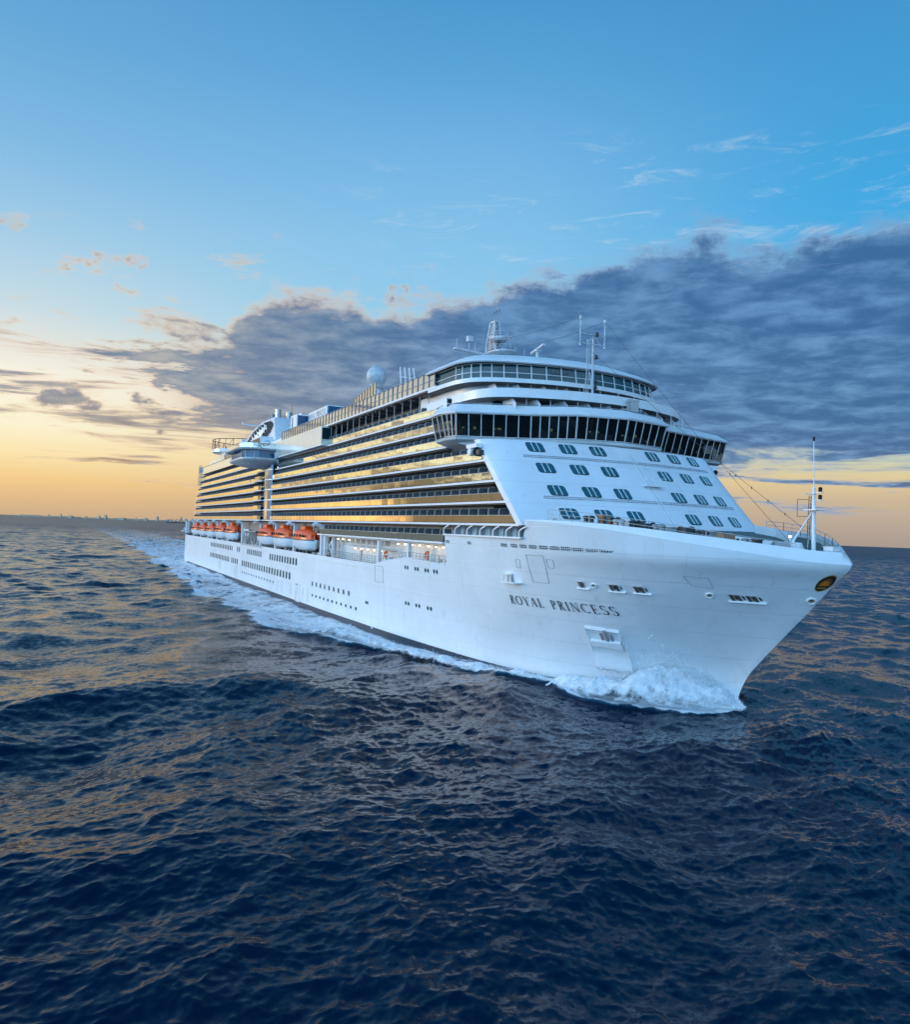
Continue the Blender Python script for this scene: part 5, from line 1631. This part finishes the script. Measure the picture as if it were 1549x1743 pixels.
def gear(x0, x1, n, zmax):
    for k in range(n):
        x = rnd.uniform(x0, x1); w = rnd.uniform(.4, 1.6); h = rnd.uniform(.6, zmax); y = rnd.uniform(-18.4, -16.8)
        mb = MB()
        if rnd.random() < .5: mb.box(x-w/2, x+w/2, y-.4, y+.4, 11.5, 11.5+h); mb.bar((x-w/2, y-.45, 11.5+h*.6), (x+w/2, y-.45, 11.5+h*.6), .12)
        else: mb.tube((x-w/2, y, 11.9), (x+w/2, y, 11.9), .4, n=10); mb.bar((x, y, 11.5), (x+.3, y, 11.5+h), .2)
        mb.build('boat_winch', rnd.choice(['grey', 'dark', 'white', 'frame_grey']), SHIP)
gear(-178, -158, 16, 3.6); gear(-150, -100, 14, 1.0); gear(-285, -200, 18, 1.4)
mb = MB()
mb.mat(0); mb.box(-178, -158, -18.9, -15, 15.6, 15.8); mb.box(-178, -150, -19.6, -17, 11.6, 11.85)
for k in range(6): mb.bar((-178+k*4, -18.6, 11.6), (-178+k*4, -18.6, 15.7), .25)
mb.bar((-178, -18.5, 11.8), (-174, -18.5, 15.5), .22); mb.bar((-174, -18.5, 11.8), (-170, -18.5, 15.5), .22); mb.bar((-170, -18.5, 15.5), (-166, -18.5, 11.8), .22)
mb.build('tender_platform', 'frame_grey', SHIP)
mb = MB()    # aft mooring deck platform and post
mb.box(-326, -316, -19.0, -10, 13.2, 13.5); mb.box(-311.5, -309.5, -18.8, -17.4, 12.5, 17.6); mb.box(-311.8, -309.2, -19.0, -17.2, 17.6, 17.9)
mb.build('stern_platform', 'white', SHIP)
mb = MB()
for k in range(7): mb.lathe((-325+k*1.6, -17.5, 13.5), [(.5, 0), (.6, .5), (.45, 1.2+.3*(k % 3))], 10)
mb.build('mooring_bollard', 'grey', SHIP)
mb = MB()
for k in range(5): strip(mb, -322+k*2.6, -321+k*2.6, 10.6, 12.2, 1, .04)
mb.build('stern_opening', 'recess', HULL)
for x in (-318.5, -311.5):
    mb = MB(); strip(mb, x-.35, x+.1, 4.0, 10.0, 1, .04); mb.build('shell_door', 'grey', HULL)
mb = MB()
for k in range(60): mb.box(-285+k*3.1, -284.2+k*3.1, -16.75, -16.62, 11.6, 16)
mb.build('deckhouse_pillar', 'grey', SHIP)

# ------------------------------------------------------------------ lifeboats
def lifeboat():
    root = empty('lifeboat', (0, 0, 0))
    L, Bm = 7.7, 2.45
    def sec(u, zz, full):    # half breadth at station u (-1..1)
        return Bm*(1-abs(u)**3.0)**.75*full
    us = [-1, -.97, -.9, -.78, -.6, -.4, -.2, 0, .2, .4, .6, .78, .9, .97, 1]
    mb = MB(); rings = []
    lv = [(0, .0), (.25, .38), (.7, .72), (1.3, .93), (1.9, 1.0), (2.35, 1.03), (2.55, 1.06), (2.62, 1.0)]
    for u in us:
        k = .55*abs(u)**3
        r = [(u*L*(1-.10*(1-min(z/2, 1))*abs(u)), -sec(u, z, f), z+k*(1-z/3)) for z, f in lv]
        rings.append(r+[(x, -y, z) for x, y, z in r[::-1]][1 if False else 0:])
    mb.loft(rings)
    mb.build('hull', 'white', root, smooth=True, autos=35)
    mb = MB(); rings = []
    lv = [(2.45, 1.0), (3.1, .97), (3.8, .93), (4.35, .80), (4.75, .55), (4.9, .25), (4.92, 0)]
    for u in us:
        uu = u*.985
        drop = .9*abs(u)**4
        r = [(uu*L*(1-.06*((z-2.45)/2.5)), -sec(uu, z, f), 2.45+(z-2.45)*(1-.42*abs(u)**6)) for z, f in lv]
        rings.append(r+[(x, -y, z) for x, y, z in r[::-1]][1:])
    mb.loft(rings, flip=False)
    mb.build('canopy', 'orange', root, smooth=True, autos=40)
    mb = MB(); mb.loft([[(-2.1+w, -1.0+w, z), (1.2-w, -1.0+w, z), (1.2-w, 1.0-w, z), (-2.1+w, 1.0-w, z)] for w, z in ((0, 4.6), (.1, 5.4), (.3, 5.65))], close=True, caps=True)
    mb.build('wheelhouse', 'orange', root, bevel=.08)
    for k in range(5):
        mb = MB(); x = -4.4+k*2.2
        mb.mat(0); mb.box(x-.55, x+.55, -Bm*.965-.03, -Bm*.965+.1, 3.15, 3.75)
        mb.build('window', 'window_glass', root)
    for s in (-1, 1):        # end hatches facing fore and aft
        for yy in (-.75, .75):
            mb = MB(); mb.loft([[(s*L*(.80+w*.12), yy-.42+w, z) for z in (0,)] for w in ()]) if False else None
            mb.box(min(s*L*.86, s*L*.93), max(s*L*.86, s*L*.93), yy-.42, yy+.42, 3.0, 3.85)
            mb.build('hatch', 'orange', root, bevel=.1)
    mb = MB()
    for u0, u1 in zip(us[1:-2], us[2:-1]):
        mb.bar((u0*L, -sec(u0, 0, 1.07), 2.6), (u1*L, -sec(u1, 0, 1.07), 2.6), .16, .22)
        mb.bar((u0*L, sec(u0, 0, 1.07), 2.6), (u1*L, sec(u1, 0, 1.07), 2.6), .16, .22)
    mb.build('fender', 'dark', root)
    for s in (-1, 1):
        mb = MB(); mb.bar((s*L*.68, 0, 4.5), (s*L*.68, 0, 5.6), .28); mb.tube((s*L*.68, 0, 5.5), (s*L*.68, 0, 6.4), .07, n=6)
        mb.build('lifting_hook', 'frame_grey', root)
    return root
LB = lifeboat()
def copy_tree(o):
    c = o.copy(); COL.objects.link(c)
    for ch in o.children:
        d = ch.copy(); COL.objects.link(d); d.parent = c
    return c
BOATS = [(-108.6, 'orange and white lifeboat nearest the promenade, foremost of the group of three'),
         (-128.2, 'orange and white lifeboat in the middle of the forward group of three'),
         (-146.5, 'orange and white lifeboat beside the dark machinery bay, aftmost of the group of three'),
         (-196.5, 'orange and white lifeboat foremost of the aft group of five, beside the tall davit pillar'),
         (-217.0, 'orange and white lifeboat second from the front in the aft group of five'),
         (-237.2, 'small orange lifeboat hanging in the middle of the aft group of five'),
         (-257.0, 'small orange lifeboat second from the stern in the aft group of five'),
         (-276.5, 'small orange lifeboat nearest the stern of the ship')]
for i, (x, lab) in enumerate(BOATS):
    o = LB if i == 0 else copy_tree(LB)
    o.location = (x, -18.2, 12.25); o.scale = (1, 1, 1) if x > -230 else (.98, 1, .93)
    tag(o, lab, 'lifeboat', 'lifeboats hanging along the starboard boat deck')

# ------------------------------------------------------------------ far things on the horizon
rnd = random.Random(11)
def far_pt(az, dist): p = CAMP+direction(az, 0)*dist; return Vector((p.x, p.y, 0))
def building(az, dist, w, h, steps):
    p = far_pt(az, dist); root = empty('distant_building', p); root.rotation_euler = (0, 0, YAW+rnd.uniform(-.4, .4))
    mb = MB(); z = 0; ww = w
    for s in range(steps):
        hh = h/steps; mb.box(-ww/2, ww/2, -ww/2, ww/2, z, z+hh); z += hh; ww *= .72
    mb.build('tower', 'city_hazed', root)
    mb = MB(); mb.box(-ww*.3, ww*.3, -ww*.3, ww*.3, z, z+h*.06); mb.tube((0, 0, z), (0, 0, z+h*.18), w*.04, n=5); mb.build('roof_mast', 'city_hazed', root)
    tag(root, 'haze-coloured high-rise tower on the far coast along the left horizon', 'building', 'distant towers on the left horizon')
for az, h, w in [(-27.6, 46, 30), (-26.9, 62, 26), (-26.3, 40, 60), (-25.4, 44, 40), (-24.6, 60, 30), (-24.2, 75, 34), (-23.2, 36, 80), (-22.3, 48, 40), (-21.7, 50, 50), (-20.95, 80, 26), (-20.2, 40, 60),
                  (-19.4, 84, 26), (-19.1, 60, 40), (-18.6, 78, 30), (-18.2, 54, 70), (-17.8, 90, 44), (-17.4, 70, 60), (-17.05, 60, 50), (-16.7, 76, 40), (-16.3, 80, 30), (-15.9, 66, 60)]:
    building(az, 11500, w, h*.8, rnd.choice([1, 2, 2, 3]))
mb = MB()
for k in range(40):
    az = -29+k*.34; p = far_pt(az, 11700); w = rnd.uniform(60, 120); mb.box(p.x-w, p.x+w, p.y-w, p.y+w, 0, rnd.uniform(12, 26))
o = mb.build('shoreline', 'city_hazed', None); tag(o, 'low haze-coloured shoreline under the far towers on the left horizon', 'shoreline', kind='stuff')
p = far_pt(-19.75, 6200)
CS = empty('cargo_ship', p); CS.rotation_euler = (0, 0, YAW-math.pi/2); CS.scale = (.8, .8, .8)
tag(CS, 'dark low cargo ship with deck cranes far off on the horizon, left of the stern', 'cargo ship')
mb = MB(); mb.loft([[(x, -w, z) for x, w, z in ((-88, 10, 0), (-92, 11, 9), (-92, -11, 9), (-88, -10, 0))], [(x, -w, z) for x, w, z in ((80, 10, 0), (86, 11, 9), (86, -11, 9), (80, -10, 0))], [(x, -w, z) for x, w, z in ((90, 1, 0), (98, 1, 11), (98, -1, 11), (90, -1, 0))]], close=True, caps=True)
mb.build('hull', 'dark', CS)
mb = MB(); mb.box(-86, -68, -9, 9, 9, 30); mb.build('wheelhouse', 'grey', CS)
for x in (-40, 0, 38):
    mb = MB(); mb.bar((x, 0, 9), (x, 0, 36), 4); mb.bar((x, 0, 30), (x+22, 0, 40), 2.5); mb.build('deck_crane', 'dark', CS)

# ------------------------------------------------------------------ sea: a spectrum of wind waves summed by FFT, laid on one sheet that reaches the horizon
def wave_tile(N, L, wind, wdir, lam_lo, lam_hi, rms, seed, chop=1.0, spread=2):
    rng = np.random.default_rng(seed)
    k1 = 2*np.pi*np.fft.fftfreq(N, L/N)
    kx, ky = np.meshgrid(k1, k1, indexing='ij'); k = np.hypot(kx, ky); k[0, 0] = 1e-6
    Lw = wind**2/9.81
    cosd = (kx*math.cos(wdir)+ky*math.sin(wdir))/k
    Ph = np.exp(-1/(k*Lw)**2)/k**4*(0.12+np.abs(cosd)**spread)
    lam = 2*np.pi/k
    Ph *= np.clip((lam-lam_lo*.7)/(lam_lo*.6), 0, 1)*np.clip((lam_hi*1.3-lam)/(lam_hi*.6), 0, 1)
    Ph[0, 0] = 0
    amp = np.sqrt(Ph)*(rng.normal(size=(N, N))+1j*rng.normal(size=(N, N)))
    h = np.fft.ifft2(amp).real; s = rms/h.std(); h *= s
    dx = np.fft.ifft2(-1j*kx/k*amp*-1).real*s*chop; dy = np.fft.ifft2(-1j*ky/k*amp*-1).real*s*chop
    jx = np.gradient(dx, L/N, axis=0); jy = np.gradient(dy, L/N, axis=1)
    return dict(N=N, L=L, h=h, dx=dx, dy=dy, j=jx+jy)
def sample(t, f, x, y):
    N, L = t['N'], t['L']; u = (x/L*N) % N; v = (y/L*N) % N
    i = np.floor(u).astype(int) % N; j = np.floor(v).astype(int) % N; a = u-np.floor(u); b = v-np.floor(v); i2 = (i+1) % N; j2 = (j+1) % N
    A = t[f]
    return A[i, j]*(1-a)*(1-b)+A[i2, j]*a*(1-b)+A[i, j2]*(1-a)*b+A[i2, j2]*a*b
WD = YAW+math.radians(62)
TILES = [wave_tile(256, 310, 8.5, WD, 9, 70, 0.40, 1, 1.05), wave_tile(512, 97, 7.0, WD+.35, 3.0, 12, 0.100, 2, 1.1, 1.2), wave_tile(512, 29, 6.0, WD-.3, .35, 3.2, 0.048, 3, 1.1, .8)]
LAMS = [14, 3.2, .6]
FX = [-4000, -3136, -1093, -600, -359, -192, -140, -95, -70, -56, -40, -28, -17, -9, -4, -1, .2, 2.5]
FY_ = [36, 36, 34, 33, 33, 36, 36, 36, 32.5, 27.0, 22.6, 19.4, 16.4, 12.4, 8.0, 3.6, 1.0, 0.5]
def build_sea():
    W_, H_ = 911, 1024
    fine = np.radians(np.linspace(-41, 41, 1100)); coarse = np.radians(np.linspace(41, 319, 70))[1:-1]
    th = np.concatenate([fine, coarse])
    rr = [9.0]
    while rr[-1] < 60000:
        r = rr[-1]; rr.append(r+max(.08, min(r*r/(776*18.0)*.85, .8*max(1.0, r/420)**2, r*.22)) if r > 14 else r+1.0)
    rr = np.array(rr); nr, nt = len(rr), len(th)
    RR, TT = np.meshgrid(rr, th, indexing='ij')
    dirx = np.cos(TT)*f2.x+np.sin(TT)*r2.x; diry = np.cos(TT)*f2.y+np.sin(TT)*r2.y
    X = CAMP.x+RR*dirx; Y = CAMP.y+RR*diry
    dr = np.gradient(rr)[:, None]*np.ones_like(TT)
    # across the line of sight the spacing follows the angle; take the coarser of the two
    dth = np.gradient(th)[None, :]*RR
    sp = np.maximum(np.minimum(dr, 60), dth)
    Z = np.zeros_like(X); DX = np.zeros_like(X); DY = np.zeros_like(X); J = np.zeros_like(X); lost = np.zeros_like(X)
    gust = sum(np.sin(X*a_+Y*b_+c_) for a_, b_, c_ in ((.021, .034, 1.1), (-.043, .018, 2.7), (.071, -.052, .4), (.013, -.009, 4.0)))/4
    gust = np.clip(1+.55*gust, .45, 1.6)
    for t, lam in zip(TILES, LAMS):
        w = np.clip((lam*1.6-sp)/(lam*1.1), 0, 1); w = w*w*(3-2*w)*(1.0 if lam > 10 else gust)
        Z += w*sample(t, 'h', X, Y); DX += w*sample(t, 'dx', X, Y); DY += w*sample(t, 'dy', X, Y); J += w*sample(t, 'j', X, Y)
    lost = np.clip((sp-.45)/11, 0, 1)**.6
    # gentle gustiness: calm and rough patches
    # ship's waves
    xs = X; ys = np.abs(Y)
    bh = np.interp(-xs, B0D, B0Y); inside = (xs < 0.5) & (xs > -324)
    bh = np.where(inside, bh, 0.0)
    Yo = np.interp(xs, FX, FY_)
    Yo = Yo*(1+.05*np.sin(xs*.21)+.04*np.sin(xs*.083+1))+(.6*np.sin(xs*.9+ys*.4)+.5*np.sin(xs*.37-ys*.6))
    u = (ys-bh)/np.maximum(Yo-bh, .5)
    ahead = xs > 0.2
    A = np.interp(xs, [-4000, -1500, -600, -330, -190, -110, -80, -62, -45, -20, -5, 2.5], [0.28, .42, .62, .82, .84, .84, .92, 1.0, 1.0, 1.0, 1.0, 1.0])
    I = np.interp(xs, [-4000, -1500, -600, -330, -190, -110, -85, -70, -45, -20, -5, 2.5], [0.20, .36, .58, .74, .68, .66, .74, .88, .92, .95, 1.0, 1.0])
    crest = np.exp(-((u-.80)/.17)**2)
    foam = np.where((u < 1.12) & (u > -.5), np.maximum(crest*A, I*np.clip((1.0-u)/.15, 0, 1)), 0)
    foam = np.where(ahead, 0, foam)
    lee = np.where(Y > 0, np.clip((-xs-10)/14, 0, 1), 1.0)   # the far bow throws up little water
    foam = foam*lee
    # whitecap crumbs on the steepest small crests
    cap = np.clip((-J-.70)*1.2, 0, .46)
    foam = np.maximum(foam, cap*np.clip((200-RR)/120, 0, 1))
    wh = np.interp(xs, [-330, -190, -80, -40, -10, -3, 0], [.15, .25, .5, .6, .7, .4, 0])
    Z += np.where(~ahead & (u < 2.2), lee*wh*(np.exp(-((u-.85)/.16)**2)-.08*np.exp(-((u-1.45)/.3)**2)), 0)
    # flatten choppiness under the ship so that no crest cuts through the plating oddly
    calm = np.where(inside & (ys < bh+1.5), .55, 1.0)
    Z *= calm
    V = np.stack([X+DX, Y+DY, Z-.15], -1).reshape(-1, 3).astype(np.float32)
    i = np.arange(nr-1)[:, None]; j = np.arange(nt)[None, :]; j2 = (j+1) % nt
    # open fan except the join: the coarse part closes the circle
    q = np.stack([i*nt+j, i*nt+j2, (i+1)*nt+j2, (i+1)*nt+j], -1).reshape(-1, 4)[:, ::-1]
    me = bpy.data.meshes.new('sea')
    # centre cap
    V = np.vstack([V, [[CAMP.x, CAMP.y, -.15]]]).astype(np.float32); c = len(V)-1
    jj = np.arange(nt); tri = np.stack([np.full(nt, c), (jj+1) % nt, jj], -1)[:, ::-1]
    nq, ntri = len(q), len(tri)
    me.vertices.add(len(V)); me.vertices.foreach_set('co', V.ravel())
    me.loops.add(nq*4+ntri*3); me.loops.foreach_set('vertex_index', np.concatenate([q.ravel(), tri.ravel()]).astype(np.int32))
    me.polygons.add(nq+ntri)
    ls = np.concatenate([np.arange(nq)*4, nq*4+np.arange(ntri)*3]).astype(np.int32); me.polygons.foreach_set('loop_start', ls)
    me.polygons.foreach_set('use_smooth', np.ones(nq+ntri, dtype=bool))
    me.update(calc_edges=True); me.validate()
    for nm, arr in (('foam', foam), ('lod', lost)):
        a = me.attributes.new(nm, 'FLOAT', 'POINT'); a.data.foreach_set('value', np.append(arr.ravel(), 0).astype(np.float32))
    me.materials.append(MATS['sea_water'])
    o = bpy.data.objects.new('sea', me); COL.objects.link(o)
    tag(o, 'dark blue choppy sea with a foaming wake', 'sea', kind='structure')
    return o
SEA = build_sea()

# ------------------------------------------------------------------ bow wave: broken water thrown up along the stem, and its spray
def bow_wave():
    rng = np.random.default_rng(5)
    def nz(x, y, s=0): return sum(math.sin(x*f*1.3+y*f*.9+p+s)/f for f, p in ((1, .3), (2.1, 1.7), (4.3, 4.1), (8.7, 2.2), (15.1, .9)))/1.6
    xs = np.concatenate([np.linspace(1.2, -16, 130), np.linspace(-16.2, -78, 210)])
    nv = 26; V = []; T = []
    for x in xs:
        d = max(stem_x(0)-x, 0)
        b = sm_interp(d, B0D, B0Y)
        yo = float(np.interp(x, FX, FY_))
        H = float(np.interp(x, [-78, -66, -58, -50, -36, -26, -18, -12, -8, -4.5, -2, 0, 1.2], [.5, 1.0, 1.8, 1.2, 1.0, 1.1, 1.2, 1.6, 2.6, 3.8, 2.7, .9, .1]))
        pk = float(np.interp(x, [-78, -30, -12, -4, 1.2], [.80, .72, .45, .22, .2]))     # where the crest stands between hull and edge
        for k in range(nv):
            u = k/(nv-1)
            y = (b-.25)+(yo*1.03-b+.25)*u
            g_ = math.exp(-((u-pk)/(.26 if u < pk else .30))**2)
            hb = hull_y(x, max(.2, H*.6)) if d > 0 else 0
            z = H*g_*(1+.30*nz(x*.75, u*3.0))+.07*nz(x*1.1, y*.9, 2)*min(1, H)*(1-u*.5)-.12-.35*u**6
            yy = y+.18*nz(x*.7, z*.8, 5)*u
            V.append((x+.1*nz(x, u*2, 9), -yy, z))
            edge = min(1, (1-u)/.16)*min(1, .55+u*3)
            th = float(np.interp(g_, [0, .35, .75, 1], [.24, .48, .56, .50]))*edge*(1 if x < -1 else .9)
            T.append(th-.12*(1-min(1, (x+80)/14)) )
    mb = MB(); fs = []
    n = nv
    mb.faces(V, [(i*n+k, i*n+k+1, (i+1)*n+k+1, (i+1)*n+k) for i in range(len(xs)-1) for k in range(n-1)])
    o = mb.build('bow_wave', 'foam', None, smooth=True)
    a = o.data.attributes.new('thick', 'FLOAT', 'POINT'); a.data.foreach_set('value', np.array(T, dtype=np.float32))
    tag(o, 'white foaming bow wave curling along the waterline from the stem', 'bow wave', kind='stuff')
    # spray: flecks of water of all sizes above the crest
    mb = MB(); tv = []
    for _ in range(64000):
        if rng.random() < .62: x = float(rng.normal(-4.2, 3.4))
        elif rng.random() < .3: x = float(rng.normal(-59, 3.5))
        else: x = float(rng.uniform(-70, 1))
        if x > 1.3 or x < -74: continue
        d = max(stem_x(0)-x, 0); b = sm_interp(d, B0D, B0Y); yo = float(np.interp(x, FX, FY_))
        H = float(np.interp(x, [-78, -66, -58, -50, -36, -26, -18, -12, -8, -4.5, -2, 0, 1.2], [.5, 1.0, 1.8, 1.2, 1.0, 1.1, 1.2, 1.6, 2.8, 4.1, 3.0, 1.0, .3]))
        pk = float(np.interp(x, [-78, -30, -12, -4, 1.2], [.80, .72, .45, .22, .2]))
        u = float(np.clip(rng.normal(pk, .16), 0, 1.02)); y = b+(yo-b)*u
        z = H*math.exp(-((u-pk)/.28)**2)*float(rng.uniform(.75, 1.0))+float(rng.exponential(.26 if x > -13 else .16))*H*.6
        y = max(y, hull_y(x, max(z, .1))+.05)
        s = float(rng.lognormal(-4.15, .5)); s = min(s, .07)*(2.2 if rng.random() < .04 else 1.0)
        c = Vector((x, -y, z)); q = [c+Vector(rng.normal(size=3)*s) for _ in range(4)]
        bse = len(mb.v); mb.v += [tuple(p) for p in q]; mb.f += [(bse, bse+1, bse+2), (bse, bse+2, bse+3), (bse, bse+3, bse+1), (bse+1, bse+3, bse+2)]; mb.mi += [0]*4
    o = mb.build('spray', 'spray', None); tag(o, 'fine white spray flying off the bow wave', 'spray', kind='stuff')
m, g = new_mat('spray')
b_ = principled(g, Base_Color=(.85, .88, .92), Roughness=.6); finish(g, b_.outputs[0])
bow_wave()
